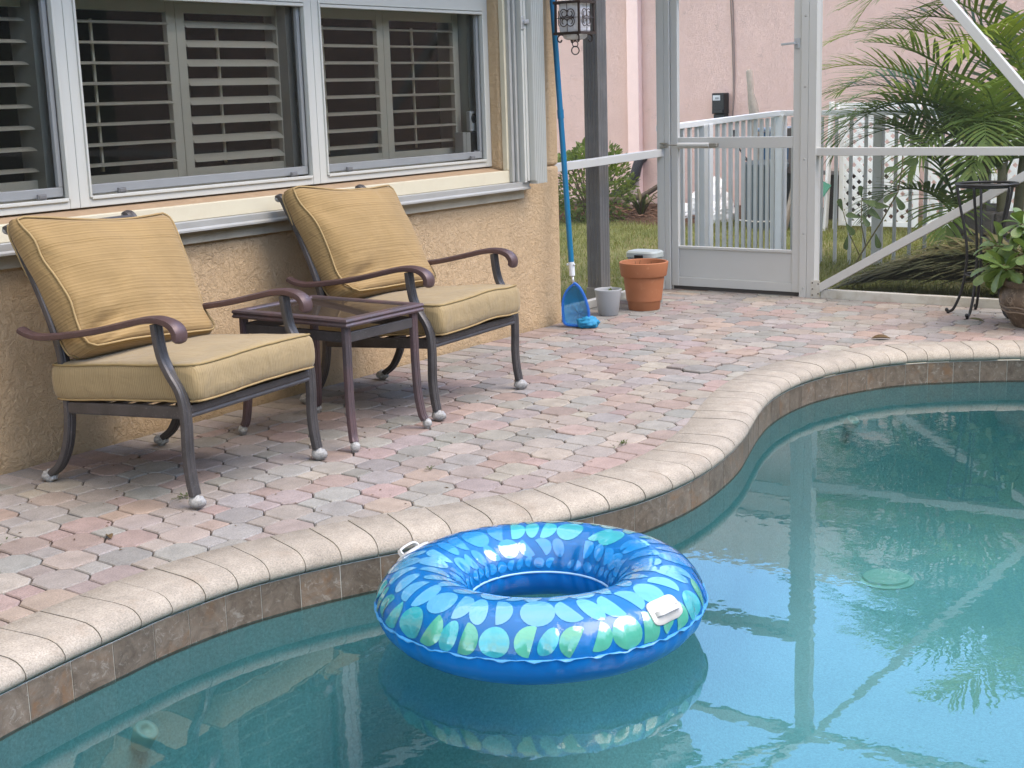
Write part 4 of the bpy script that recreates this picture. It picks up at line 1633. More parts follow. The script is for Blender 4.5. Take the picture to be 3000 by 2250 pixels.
# (cane, azimuth from +x, start elevation, droop, length, material)
gz = random.Random(11)
for ci, n_f, zlo in ((0, 4, 0), (1, 5, 0), (2, 3, 0), (3, 3, 0), (4, 6, 0), (5, 6, 0), (6, 2, 0)):
    for q in range(n_f):
        az = q * 360 / n_f + gz.uniform(-20, 20) + ci * 23
        FR.append((ci, az, gz.uniform(42, 76), gz.uniform(85, 135), gz.uniform(1.15, 1.7), gz.choice([PALM, PALM, PALMD, PALMY if ci in (1, 4, 5) else PALM, PALMY if ci in (1, 4, 5) else PALMD])))
# fronds that reach left across the lattice and the pink wall
FR += [(0, 118, 55, 78, 1.55, PALMY), (0, 100, 38, 75, 1.45, PALM), (1, 112, 58, 84, 1.75, PALMY), (1, 128, 66, 100, 1.8, PALMY), (2, 108, 46, 88, 1.25, PALMD), (0, 140, 48, 100, 1.5, PALM),
       (6, 130, 62, 130, .9, PALMD), (4, 105, 62, 92, 1.7, PALMY), (4, 125, 40, 80, 1.5, PALMY), (5, 110, 55, 70, 1.7, PALMY), (5, 200, 70, 90, 1.5, PALM), (2, 160, 45, 110, 1.2, PALM), (2, 185, 50, 115, 1.1, PALM), (6, 190, 40, 110, .9, PALM)]
for q in range(12):
    FR.append((gz.choice([0, 1, 1, 4, 4, 5, 2]), gz.uniform(88, 150), gz.uniform(42, 76), gz.uniform(78, 115), gz.uniform(1.3, 2.0), gz.choice([PALM, PALMY, PALMD, PALMY])))
for k, (ci, az, el, dr, L, m_) in enumerate(FR):
    x_, y_, h_, lx, ly = canes[ci]
    me = frond_mesh(L, R(el), R(dr), int(19 + L * 8), .36 + .12 * (L / 1.6), .040, k, .45, 'frond', m_)
    o = link(bpy.data.objects.new('frond', me))
    zz = h_ - (k % 4) * .06
    o.location = (x_ + lx * h_, y_ + ly * h_, zz)
    o.rotation_euler = (0, 0, R(az))
    put(o, palm)

# planter behind the screen
pt = thing('stone_planter', 'low dark grey stone block planter under the palm', 'planter', (10.6, 2.6, -.08))
STONE = mat('dark_planter_stone', (.15, .135, .12), .9, .2, var=.35, vs=7, bump=.7, bs=40, bd=.01)
for row in range(3):
    y_ = 3.29
    k = 0
    while y_ > .2:
        L = .26 + .1 * ((row * 3 + k * 7) % 4) / 4
        b = MB()
        b.box(10.25 + row * .01, 10.43, y_ - L + .006, y_ - (.0 if k else 0), -.09 + row * .175, -.09 + row * .175 + .168)
        obj('block', b, STONE, pt, bevel=.015)
        y_ -= L
        k += 1
    for k in range(4):
        b = MB()
        b.box(10.44 + k * .16, 10.44 + k * .16 + .155, 3.11, 3.29, -.09 + row * .175, -.09 + row * .175 + .168)
        obj('block', b, STONE, pt, bevel=.015)
b = MB()
b.box(10.43, 11.08, .2, 3.11, -.09, .36)
obj('planter_soil', b, SOIL, pt)

# fallen fronds heaped against the screen
for k, (x_, y_, z_, az, el, dr, L, lab) in enumerate((
        (9.15, 1.95, .10, 92, 13, 34, 1.65, 'drooping olive palm frond topmost along the foot of the right screen'),
        (8.98, 1.65, .05, 88, 7, 14, 1.85, 'long faded palm frond lowest against the right bottom rail'),
        (9.35, 2.1, .12, 97, 20, 50, 1.35, 'brownish palm frond fallen behind the longer ones at the screen foot'),
        (9.25, 1.6, .06, 94, 10, 24, 1.9, 'long olive palm frond behind the topmost fallen frond'),
        (9.1, 1.4, .02, 91, 6, 10, 1.9, 'flat olive palm frond lying on the grass under the other fallen fronds'),
        (9.05, 2.3, .10, 90, 8, 26, 1.3, 'short olive palm frond between the topmost and the lowest fallen fronds'))):
    t = thing('fallen_frond', lab, 'palm frond', (x_, y_, -.08), R(az), 'fallen fronds outside the screen')
    me = frond_mesh(L, R(el), R(dr), 80, .50, .05, 90 + k, .55, 'fallen_blades', DEADF if k in (1, 2) else leafmat('olive_frond', (.05, .062, .025), (.085, .085, .035), (.12, .105, .05), trans=.15), .05)
    o = link(bpy.data.objects.new('blades', me))
    o.location = (0, 0, z_ + .08)
    o.parent = t

# sapling with round leaves outside the screen
t = thing('sapling', 'slender leaning sapling with round leaves just outside the right screen', 'plant', (9.3, 3.70, -.08))
b = MB()
main = [(9.3, 3.72, -.08), (9.3, 3.66, .10), (9.3, 3.61, .20), (9.3, 3.46, .44), (9.3, 3.35, .64), (9.3, 3.325, .80), (9.3, 3.32, .98)]
b.tube(main, [.007, .006, .006, .005, .0045, .004, .003], 6)
b.tube([(9.3, 3.57, .27), (9.29, 3.60, .42), (9.29, 3.60, .60)], [.004, .0035, .003], 6)
b.tube([(9.3, 3.61, .20), (9.31, 3.69, .34), (9.31, 3.74, .50)], [.004, .0035, .003], 6)
obj('stem', b, STEMG, t, smooth=True)
lm = leaf_mesh(.12, .062, .10, .2).mesh('leaf', leafmat('sapling_leaf', (.06, .11, .045), (.10, .15, .05), (.20, .22, .06), scale=14, trans=.2), True)
for (x_, y_, z_, dy, dz, s_) in ((9.3, 3.33, .80, .9, -.1, 1), (9.3, 3.325, .83, -.9, .15, 1.05), (9.3, 3.32, .93, .1, 1, .8), (9.3, 3.35, .64, .8, -.5, 1), (9.3, 3.37, .62, -.5, -.8, .95), (9.3, 3.40, .54, .9, .1, .9), (9.3, 3.46, .45, .7, .6, .9),
                              (9.29, 3.60, .60, .1, 1, .7), (9.29, 3.60, .58, -.9, -.2, .95), (9.29, 3.60, .46, .8, .2, .9), (9.31, 3.74, .50, .4, .9, .8), (9.31, 3.72, .42, -.6, -.6, .9), (9.31, 3.70, .34, .2, -1, .9), (9.29, 3.60, .48, -.6, -.7, .8), (9.3, 3.50, .36, -.3, -.9, .9)):
    o = link(bpy.data.objects.new('leaf', lm))
    o.matrix_basis = Matrix.Translation((x_, y_, z_)) @ basis((rnd(-.3, .1), dy, dz), (-.8, 0, .5), rnd(-.4, .4)).to_4x4() @ Matrix.Scale(s_, 4)
    put(o, t)

# bush against the pink wall
t = thing('leafy_bush', 'round leafy green bush partly hidden by the grey post', 'bush', (13.5, 8.4, -.08))
b = MB()
gb = random.Random(3)
for k in range(11):
    a = gb.uniform(0, 6.28)
    r_ = gb.uniform(.1, .42)
    b.tube([(13.5, 8.42, -.1), (13.5 + .35 * r_ * math.cos(a), 8.42 + .35 * r_ * math.sin(a), .18), (13.5 + r_ * math.cos(a), 8.42 + r_ * math.sin(a), gb.uniform(.35, .65))], [.02, .014, .006], 5)
obj('stem', b, BRANCH, t)
b = MB()
for k in range(2300):
    while True:
        q = Vector((gb.uniform(-1, 1), gb.uniform(-1, 1), gb.uniform(-1, 1)))
        l_ = q.length
        if .25 < l_ < 1 and (noise.noise(q * 2.2 + Vector((4, 2, 1))) > -.18) and gb.random() < l_ ** 2:
            break
    wob = 1 + .22 * noise.noise(q * 1.7)
    p = Vector((13.5 + q.x * .42 * wob, 8.42 + q.y * .50 * wob, .36 + q.z * .46 * wob))
    d_ = (q + Vector((gb.uniform(-.8, .8), gb.uniform(-.8, .8), gb.uniform(-.2, .9)))).normalized()
    m_ = basis(d_, (gb.uniform(-.3, .3), gb.uniform(-.3, .3), 1), gb.uniform(-.6, .6))
    L = gb.uniform(.045, .075)
    W = L * .55
    vs = [p + m_ @ Vector(v) for v in ((0, 0, 0), (L * .45, -W / 2, .006), (L * .45, W / 2, .006), (L * .85, -W * .35, .004), (L * .85, W * .35, .004), (L, 0, 0), (L * .5, 0, -.004))]
    b.add(vs, [(0, 1, 6), (0, 6, 2), (1, 3, 6), (6, 4, 2), (3, 5, 6), (6, 5, 4)])
obj('foliage', b, BUSHM, t, smooth=True)

# dense trees far behind the photographer, seen only mirrored in glass, water and vinyl
b = MB()
gh = random.Random(5)
for k in range(15000):
    bx = gh.uniform(-22, 36)
    top = 7.4 + 1.6 * noise.noise((bx * .25, 0, 0)) + .8 * noise.noise((bx * .9, 3, 0))
    p = Vector((bx, -11 + gh.uniform(-1.2, 1.2) + .8 * noise.noise((bx * .6, 7, 0)), gh.uniform(-.1, 1) ** .7 * top if True else 0)) if False else Vector((bx, -11 + gh.uniform(-1.2, 1.2), abs(gh.uniform(0, 1)) ** .8 * top))
    m_ = basis((gh.uniform(-1, 1), gh.uniform(-1, 1), gh.uniform(-.5, 1)), (gh.uniform(-.5, .5), gh.uniform(-.5, .5), 1))
    L = gh.uniform(.2, .42)
    vs = [p + m_ @ Vector(v) for v in ((0, 0, 0), (L * .5, -L * .28, .03), (L, 0, -.03), (L * .5, L * .28, .03))]
    b.add(vs, [(0, 1, 2, 3)])
vs, fs = [], []  # backing sheet added behind the leaves so bright gaps don't show in the mirrored glass
NX, NZ = 70, 12
for i in range(NX + 1):
    for j in range(NZ + 1):
        bx = -24 + 62 * i / NX
        top = 6.6 + 1.6 * noise.noise((bx * .25, 0, 0)) + .8 * noise.noise((bx * .9, 3, 0))
        zz = top * j / NZ
        vs.append((bx, -12.6 + 1.0 * noise.noise((bx * .5, zz * .6, 2)) + .5 * noise.noise((bx * 1.7, zz * 1.7, 5)), -.1 + zz))
for i in range(NX):
    for j in range(NZ):
        q = i * (NZ + 1) + j
        fs.append((q, q + NZ + 1, q + NZ + 2, q + 1))
b.add(vs, fs)
obj('tree_line', b, HEDGE, kind='stuff')

# ------------------------------------------------------------------ chairs
def crv(P, n=5):
    """smooth open curve through points"""
    P = [Vector(p) for p in P]
    P = [P[0] * 2 - P[1]] + P + [P[-1] * 2 - P[-2]]
    out = []
    for i in range(1, len(P) - 2):
        p0, p1, p2, p3 = P[i - 1:i + 3]
        for k in range(n):
            t = k / n
            out.append(.5 * ((2 * p1) + (p2 - p0) * t + (2 * p0 - 5 * p1 + 4 * p2 - p3) * t * t + (3 * p1 - p0 - 3 * p2 + p3) * t ** 3))
    out.append(P[-2])
    return out
# a moulded tube: flat oval with a raised rib along its faces
RIB = [(-.023, 0), (-.021, -.010), (-.013, -.0135), (-.008, -.012), (-.004, -.0155), (.004, -.0155), (.008, -.012), (.013, -.0135), (.021, -.010), (.023, 0),
       (.021, .010), (.013, .0135), (.008, .012), (.004, .0155), (-.004, .0155), (-.008, .012), (-.013, .0135), (-.021, .010)]
ARMP = [(-.027, 0), (-.025, -.010), (-.013, -.0135), (.013, -.0135), (.025, -.010), (.027, 0), (.025, .009), (.014, .014), (0, .016), (-.014, .014), (-.025, .009)]
XW = .705
XB0, XB1 = .050, .652
def foot_mesh():
    b = MB()
    b.ball((0, 0, 0), 1, n=18, m=12)
    b.v = [tuple(Vector(v) * (1 + .22 * noise.noise(Vector(v) * 2.2)) * .026) for v in b.v]
    b.v = [(x * .95, y * 1.25, max(-.022, z * .92)) for x, y, z in b.v]
    b.ball((.004, -.018, -.002), .017, n=10, m=8)
    b.lathe([(.0001, -.0235), (.014, -.0235), (.014, -.012)], 12)
    return b.mesh('foot', WORN, True)
FOOT = foot_mesh()
def front_leg(x):
    b = MB()
    P = [(x, .112, .640), (x, .108, .60), (x, .102, .56), (x, .090, .515), (x, .060, .462), (x, .028, .415), (x, .012, .36), (x, .010, .28), (x, .013, .18), (x, .006, .10), (x, -.004, .045)]
    b.sweep(crv(P, 4), RIB, side=(1, 0, 0))
    return b
def rear_leg(x):
    b = MB()
    top = [(x, .842, .944), (x, .828, .948), (x, .812, .935), (x, .790, .895), (x, .755, .83), (x, .712, .742), (x, .666, .635), (x, .632, .53), (x, .617, .43), (x, .614, .33), (x, .620, .24), (x, .642, .15), (x, .685, .075), (x, .735, .036)]
    b.sweep(crv(top, 4), RIB, side=(1, 0, 0))
    return b
def arm_mesh(x):
    b = MB()
    P = [(x, .018, .582), (x, .010, .598), (x, .012, .618), (x, .028, .637), (x, .060, .650), (x, .105, .655), (x, .17, .648), (x, .27, .626), (x, .39, .600), (x, .52, .579), (x, .63, .566), (x, .69, .564), (x, .735, .572), (x, .768, .585)]
    c = crv(P, 4)
    n = len(c)
    sc = [1.15 if i < 10 else (1.15 - .3 * min(1, (i - 10) / 14)) for i in range(n)]
    sc[0] = .55
    sc[1] = .95
    b.sweep(c, ARMP, side=(1, 0, 0), scale=sc)
    return b
def make_chair(name, label, ox, oy, rz):
    t = thing(name, label, 'armchair', (ox, oy, 0), rz, 'patio armchairs against the house wall')
    for x in (0.0, XW):
        l = obj('leg', front_leg(x), CHAIRM, t, local=True, smooth='auto')
        f = obj('foot', FOOT, None, l, local=True, label='foot worn to bare white metal')
        f.location = (x, -.010, .0235)
    for x in (XB0, XB1):
        l = obj('leg', rear_leg(x), CHAIRM, t, local=True, smooth='auto')
        f = obj('foot', FOOT, None, l, local=True, label='foot worn to bare white metal')
        f.location = (x, .752, .0235)
        f.rotation_euler = (0, 0, math.pi)
        b = MB()
        b.ball((0, 0, 0), 1, n=12, m=8)
        b.v = [(x + vx * .0245, .838 + vy * .020, .942 + vz * .017) for vx, vy, vz in b.v]
        obj('worn_tip', b, WORN, l, local=True, smooth=True)
    for x in (0.0, XW):
        a = obj('arm', arm_mesh(x), ARMM, t, local=True, smooth='auto')
        b = MB()
        b.ball((x + (.012 if x else .008), .010, .590), .0145, (1.3, .8, .75), 10, 7)
        obj('worn_tip', b, WORN, a, local=True, smooth=True)
    RAIL = [(-.0105, -.019), (.0105, -.019), (.0125, -.012), (.009, -.006), (.0125, 0), (.0125, .013), (.0105, .019), (-.0105, .019), (-.0125, .013), (-.0125, -.013)]
    def rail(name_, p, q, mt=CHAIRM, k=1.15):
        b = MB()
        tt = (Vector(q) - Vector(p)).normalized()
        sd_ = tt.cross(Vector((0, 0, 1))).normalized()
        b.sweep([p, q], [(a * k, c * k) for a, c in RAIL], side=sd_)
        obj(name_, b, mt, t, local=True, bevel=.002)
    rail('front_rail', (.018, .012, .338), (XW - .018, .012, .338))
    rail('side_rail', (.004, .024, .336), (XB0 - .004, .606, .300))
    rail('side_rail', (XW - .004, .024, .336), (XB1 + .004, .606, .300))
    rail('rear_rail', (XB0 + .018, .614, .300), (XB1 - .018, .614, .300))
    rail('top_rail', (XB0 + .018, .806, .925), (XB1 - .018, .806, .925))
    for q in range(5):
        x = XB0 + .09 + q * (XB1 - XB0 - .18) / 4
        b = MB()
        b.sweep(crv([(x, .806, .92), (x, .752, .83), (x, .710, .742), (x, .664, .635), (x, .630, .53), (x, .616, .43), (x, .614, .31)], 3), [(-.011, -.004), (.011, -.004), (.011, .004), (-.011, .004)], side=(1, 0, 0))
        obj('back_slat', b, CHAIRM, t, local=True)
    for q in range(5):
        y = .09 + q * .11
        b = MB()
        z = .318 - .036 * y / .6
        b.bar((.012 + .03 * y / .6, y, z), (XW - .012 - .03 * y / .6, y, z), .04, .008)
        obj('seat_slat', b, CHAIRM, t, local=True)
    return t
c1 = make_chair('patio_armchair', 'dark metal patio armchair nearest the photographer, left of the small table', 3.168, 3.612, R(6.2))
c2 = make_chair('patio_armchair', 'dark metal patio armchair farther along the wall, right of the small table', 4.615, 3.680, R(4.6))

def cushion(w_, d_, t_, r_, n=26, crown=.02, deform=None):
    """rounded box cushion centred on the origin (w along x, d along y, t along z)"""
    b = MB()
    h = (w_ / 2, d_ / 2, t_ / 2)
    rr_ = min(r_, h[2] * .98)
    idx = {}
    vs, fs = [], []
    nz = 8
    def grid(n_):
        return [math.sin(math.pi / 2 * (-1 + 2 * i / n_)) for i in range(n_ + 1)]
    gx, gy, gz_ = grid(n), grid(n), grid(nz)
    def vert(p):
        key = tuple(round(c, 5) for c in p)
        if key in idx:
            return idx[key]
        q = [p[k] * h[k] for k in range(3)]
        rk = [rr_, rr_, rr_]
        c = [max(-(h[k] - rk[k]), min(h[k] - rk[k], q[k])) for k in range(3)]
        dv = Vector([q[k] - c[k] for k in range(3)])
        if dv.length > 1e-9:
            m_ = max(abs(dv.x), abs(dv.y), abs(dv.z))
            dv = dv.normalized() * m_
        v = Vector(c) + dv
        cr = crown * (1 - p[0] ** 2) * (1 - p[1] ** 2)
        v.z += cr * (1 if p[2] > 0 else -.4) * abs(p[2])
        if deform:
            v = deform(v, p)
        idx[key] = len(vs)
        vs.append(tuple(v))
        return idx[key]
    for sg in (-1, 1):
        for i in range(n):
            for j in range(n):
                q = [vert((gx[a], gy[c], sg)) for a, c in ((i, j), (i + 1, j), (i + 1, j + 1), (i, j + 1))]
                fs.append(tuple(q if sg > 0 else q[::-1]))
    for sg in (-1, 1):
        for i in range(n):
            for j in range(nz):
                q = [vert((gx[a], sg, gz_[c])) for a, c in ((i, j), (i + 1, j), (i + 1, j + 1), (i, j + 1))]
                fs.append(tuple(q if sg < 0 else q[::-1]))
                q = [vert((sg, gy[a], gz_[c])) for a, c in ((i, j), (i + 1, j), (i + 1, j + 1), (i, j + 1))]
                fs.append(tuple(q if sg > 0 else q[::-1]))
    b.add(vs, fs)
    def edge(zs, inset=.0):
        """piping line round the cushion at the given side"""
        P = []
        hx, hy = h[0], h[1]
        m_ = 22
        e = rr_ * .42
        for k in range(4 * m_):
            s_, f = divmod(k, m_)
            t = -1 + 2 * f / m_
            p = [(t, -1), (1, t), (-t, 1), (-1, -t)][s_]
            q = Vector((p[0] * (hx - e * .5), p[1] * (hy - e * .5), zs * (h[2] - e * .55)))
            # round the corners
            cxx = max(-(hx - rr_ * .9), min(hx - rr_ * .9, q.x))
            cyy = max(-(hy - rr_ * .9), min(hy - rr_ * .9, q.y))
            dv = Vector((q.x - cxx, q.y - cyy, 0))
            if abs(q.x - cxx) > 1e-6 and abs(q.y - cyy) > 1e-6:
                mm_ = max(abs(dv.x), abs(dv.y))
                dv = dv.normalized() * mm_
                q = Vector((cxx + dv.x, cyy + dv.y, q.z))
            if deform:
                q = deform(q, (p[0], p[1], zs * .9))
            P.append(q)
        return P
    return b, edge
def seat_cushion(chair, label, seed):
    def df(v, p):
        q = Vector(v)
        n1 = noise.noise((v.x * 5, v.y * 5, seed)) * .006 + noise.noise((v.x * 13, v.y * 13, seed + 3)) * .0022
        q.z += n1 + (.004 * math.sin(v.x * 9 + seed) if v.y < -.2 and abs(p[2]) > .5 else 0)
        # sides belly out a little
        bel = (1 - min(1, p[2] ** 2)) * .008
        q.y += bel * (1 if p[1] > .9 else -1 if p[1] < -.9 else 0)
        q.x += bel * (1 if p[0] > .9 else -1 if p[0] < -.9 else 0)
        return q
    b, edge = cushion(.668, .69, .138, .026, crown=.016, deform=df)
    t = thing('seat_cushion', label, 'cushion', chair.location, chair.rotation_euler.z, 'gold seat cushions on the armchairs')
    lm_ = Matrix.Translation((XW / 2, .312, .4165)) @ Matrix.Rotation(-R(3.9), 4, 'X')
    o = obj('cushion', b, FABRIC_S, t, local=True, smooth=True)
    o.matrix_basis = lm_
    for zs, m_ in ((1, PIPING_D), (-1, PIPING)):
        q = MB()
        q.tube(edge(zs), .0042, 6, closed=True)
        oo = obj('piping', q, m_, t, local=True, smooth=True)
        oo.matrix_basis = lm_
    return t
seat_cushion(c1, 'gold striped seat cushion on the nearer left armchair', 1)
seat_cushion(c2, 'gold striped seat cushion on the farther armchair right of the table', 7)
def back_cushion(chair, label, seed, w_, h_, cx_, base, lean, rollv):
    def df(v, p):
        q = Vector(v)
        # local: x across, y up the back, z towards the sitter
        u_, t_ = p[0], p[1]
        ear = (abs(u_) ** 3) * (abs(t_) ** 3)
        if t_ > 0:
            q.y -= .026 * (1 - u_ * u_) * t_ ** 4
        if u_ < 0 and t_ > -.6:                       # pulled out to the upper left
            q.x -= .050 * (-u_) * ((t_ + .6) / 1.6) ** 1.2
            q.y += .022 * u_ * u_ * max(0, t_) ** 2
            q.z *= 1 - .30 * (-u_) ** 3 * max(0, t_)
        q.x *= 1 - .035 * (1 - t_ * t_) * u_ * u_ - (.03 if t_ < 0 else 0) * t_ * t_
        q.z *= 1 - .28 * ear
        q.z += .03 * (noise.noise((v.x * 3, v.y * 3, seed)) * .7) + .005 * noise.noise((v.x * 11, v.y * 11, seed))
        # creases fanning in from the left edge
        cw = max(0, -u_ - .35) / .65
        q.z += cw * (.009 + .006 * noise.noise((v.x * 6, v.y * 4, seed))) * math.sin(24 * v.y + 14 * v.x + seed + 3 * noise.noise((v.x * 5, v.y * 5, seed + 9))) * (1 if p[2] > 0 else 0)
        # sag of the lower edge over the seat
        if t_ < -.55:
            k = (-t_ - .55) / .45
            q.z += .035 * k * (1 if p[2] > 0 else .3)
            q.y += .02 * k * k
        rho = math.hypot(u_ + 1.05, t_ + 1.05)
        tha = math.atan2(t_ + 1.05, u_ + 1.05)
        q.z -= (.016 * math.exp(-((rho - .62) ** 2) / .07) * max(0, math.sin(tha * 8.5 + seed * 1.7)) ** 2 + .010 * math.exp(-((rho - 1.0) ** 2) / .06) * max(0, math.sin(tha * 6 + seed)) ** 3) * (1 if p[2] > 0 else 0)
        # tucked fold near the lower left corner
        dx_, dy_ = u_ + .72, t_ + .62
        q.z -= .040 * math.exp(-(dx_ * dx_ / .07 + (dy_ - dx_ * .35) ** 2 / .006)) * (1 if p[2] > 0 else 0)
        return q
    b, edge = cushion(w_, h_, .160, .060, n=44, crown=.060, deform=df)
    t = thing('back_cushion', label, 'cushion', chair.location, chair.rotation_euler.z, 'gold back cushions on the armchairs')
    # columns: x across, y up along the leaning back, z forward
    la = R(lean)
    yv = Vector((0, math.sin(la), math.cos(la)))
    zv = Vector((0, -math.cos(la), math.sin(la)))
    m_ = Matrix((Vector((1, 0, 0)), yv, zv)).transposed().to_4x4()
    m_ = Matrix.Translation(base) @ m_ @ Matrix.Rotation(rollv, 4, 'Z') @ Matrix.Translation((0, h_ / 2, 0))
    o = obj('cushion', b, FABRIC_B, t, local=True, smooth=True)
    o.matrix_basis = m_
    for zs in (1, -1):
        q = MB()
        q.tube(edge(zs), .0044, 6, closed=True)
        oo = obj('piping', q, PIPING, t, local=True, smooth=True)
        oo.matrix_basis = m_
    return t
back_cushion(c1, 'gold striped back cushion slumped in the nearer left armchair', 2,   .70, .570, 0, (.362, .508, .450), 27, R(-4.0))
back_cushion(c2, 'gold striped back cushion leaning in the farther armchair right of the table', 5, .70, .570, 0, (.372, .503, .452), 26, R(-2.5))

# ------------------------------------------------------------------ side table
tb = thing('side_table', 'small square metal side table with brown glass top between the armchairs', 'table', (4.25, 3.94, 0))
TX0, TX1, TY0, TY1, TZ = 4.012, 4.500, 3.628, 4.262, .531
pr_ = [(-.026, -.020), (-.030, -.012), (-.024, -.004), (-.030, .004), (-.026, .013), (.010, .014), (.014, .008), (.014, -.020)]
cn = [Vector((TX0, TY0, TZ)), Vector((TX1, TY0, TZ)), Vector((TX1, TY1, TZ)), Vector((TX0, TY1, TZ))]
ctr = Vector(((TX0 + TX1) / 2, (TY0 + TY1) / 2, 0))
for k in range(4):
    a, q = cn[k], cn[(k + 1) % 4]
    tdir = (q - a).normalized()
    inn = Vector((-tdir.y, tdir.x, 0))
    vs = []
    for p, sg in ((a, 1), (q, -1)):
        for da, db in pr_:
            vs.append(p + inn * (da + .03) + tdir * (da + .03) * sg + Vector((0, 0, db - .012)))
    m = len(pr_)
    b = MB()
    b.add(vs, [(i, (i + 1) % m, m + (i + 1) % m, m + i) for i in range(m)] + [tuple(range(m))[::-1], tuple(range(m, 2 * m))])
    obj('top_rim', b, TABLEM, tb, bevel=.0015)
b = MB()
b.box(TX0 + .040, TX1 - .040, TY0 + .040, TY1 - .040, TZ - .012, TZ - .004)
obj('glass_top', b, TABLEGLASS, tb)
LEGT = [(.032, .030), (-.030, .030), (-.030, -.030), (.032, -.030)]
for (lx, ly, ox, oy) in ((TX0 + .035, TY0 + .035, -.6, -1), (TX1 - .035, TY0 + .035, .6, -1), (TX0 + .035, TY1 - .035, -.6, .9), (TX1 - .035, TY1 - .035, .6, .9)):
    b = MB()
    P = crv([(lx, ly, TZ - .025), (lx, ly, .40), (lx + ox * .002, ly + oy * .000, .28), (lx + ox * .006, ly + oy * .004, .16), (lx + ox * .016, ly + oy * .015, .07), (lx + ox * .026, ly + oy * .026, .038)], 4)
    b.sweep(P, [(a * .82, c * .95) for a, c in RIB], side=(1, 0, 0) if True else None)
    l = obj('leg', b, TABLEM, tb, smooth='auto')
    b = MB()
    b.ball((lx + ox * .034, ly + oy * .034, .0225), .0205, n=14, m=10)
    b.lathe([(.0001, 0), (.012, 0), (.012, .012)], 10, (lx + ox * .034, ly + oy * .034, 0))
    obj('foot', b, WORN, l, smooth=True, label='ball foot worn to bare white metal')
for (p, q) in (((TX0 + .05, TY0 + .035, .455), (TX1 - .05, TY0 + .035, .455)), ((TX0 + .05, TY1 - .035, .455), (TX1 - .05, TY1 - .035, .455)), ((TX0 + .035, TY0 + .05, .455), (TX0 + .035, TY1 - .05, .455)), ((TX1 - .035, TY0 + .05, .455), (TX1 - .035, TY1 - .05, .455))):
    b = MB()
    b.bar(p, q, .016, .042)
    obj('apron', b, CHAIRM, tb, bevel=.004)

# ------------------------------------------------------------------ swim ring
FX, FY, FZ, FR_, fr_, frz = 3.188, 2.185, -.062, .343, .133, .111
ring = thing('swim_ring', 'large blue inflatable swim ring with circle print floating by the coping', 'pool float', (FX, FY, FZ - frz))
def ringpt(A, B, e=0.0):
    # pinched and puckered near the seams
    pk_ = 0
    outer_ = max(0, math.cos(B)) ** 6
    inner_ = max(0, -math.cos(B)) ** 4
    pk_ -= outer_ * (.0075 * max(0, math.sin(A * 11 + 2 * math.sin(A * 3))) ** 6)
    pk_ += outer_ * (.0030 * math.sin(A * 27 + 1.3 * math.sin(A * 5)) + .0018 * math.sin(A * 61 + 2))
    pk_ += inner_ * .0035 * math.sin(A * 23 + 2 * math.sin(A * 4))
    pk_ += .0022 * noise.noise((math.cos(A) * 3, math.sin(A) * 3, B * 1.2))
    r1, r2 = fr_ + e + pk_, frz + e + pk_ * .8
    return Vector((FX + (FR_ + r1 * math.cos(B)) * math.cos(A), FY + (FR_ + r1 * math.cos(B)) * math.sin(A), FZ + r2 * math.sin(B)))
def ring_shell(b0, b1, na=220, nb=26):
    b = MB()
    vs, fs = [], []
    for i in range(na):
        for j in range(nb + 1):
            vs.append(ringpt(2 * math.pi * i / na, b0 + (b1 - b0) * j / nb))
    for i in range(na):
        k = (i + 1) % na
        for j in range(nb):
            fs.append((i * (nb + 1) + j, k * (nb + 1) + j, k * (nb + 1) + j + 1, i * (nb + 1) + j + 1))
    return b.add(vs, fs)
def vinyl_blue():
    k = NT('blue_vinyl')
    k.base((.002, .185, .60))
    k.rough(.25, .35)
    k.b.inputs['Coat Weight'].default_value = .1
    k.b.inputs['Subsurface Weight'].default_value = 0
    return k.m
VBLUE = vinyl_blue()
def vinyl_clear():
    k, fr, gl = glass('clear_blue_vinyl', (.66, .83, .99), .02, 1.6)
    g = k.n('ShaderNodeNewGeometry')
    b = k.n('ShaderNodeBump')
    b.inputs['Strength'].default_value = .22
    b.inputs['Distance'].default_value = .012
    k.l(k.noise(26, 2, .5, vec=g.outputs['Position'], dist=.6), b.inputs['Height'])
    k.l(b.outputs[0], gl.inputs['Normal'])
    k.l(b.outputs[0], fr.inputs['Normal'])
    df = k.n('ShaderNodeBsdfPrincipled')
    df.inputs['Base Color'].default_value = (.006, .25, .72, 1)
    df.inputs['Roughness'].default_value = .3
    m2 = k.n('ShaderNodeMixShader')
    m2.inputs[0].default_value = .45
    old = [l for l in k.t.links if l.to_node == k.out][0].from_socket
    k.l(old, m2.inputs[1])
    k.l(df.outputs[0], m2.inputs[2])
    k.l(m2.outputs[0], k.out.inputs[0])
    return k.m
obj('lower_tube', ring_shell(math.pi, 2 * math.pi), VBLUE, ring, smooth=True)
obj('upper_tube', ring_shell(0.0, math.pi), vinyl_clear(), ring, smooth=True)
b = MB()
na = 260
vs, fs = [], []
for i in range(na):
    A = 2 * math.pi * i / na
    wv = .0035 * math.sin(A * 34 + 2 * math.sin(A * 3)) + .002 * math.sin(A * 71)
    for d_, z in ((0, .0012), (.010, .0012 + wv), (.010, -.0012 + wv), (0, -.0012)):
        r_ = FR_ + fr_ - .003 + d_
        vs.append((FX + r_ * math.cos(A), FY + r_ * math.sin(A), FZ + z))
for i in range(na):
    k = (i + 1) % na
    for j in range(3):
        fs.append((i * 4 + j, k * 4 + j, k * 4 + j + 1, i * 4 + j + 1))
b.add(vs, fs)
obj('outer_seam', b, mat('seam_vinyl', (.05, .27, .58), .3, .5), ring, smooth=True)
b = MB()
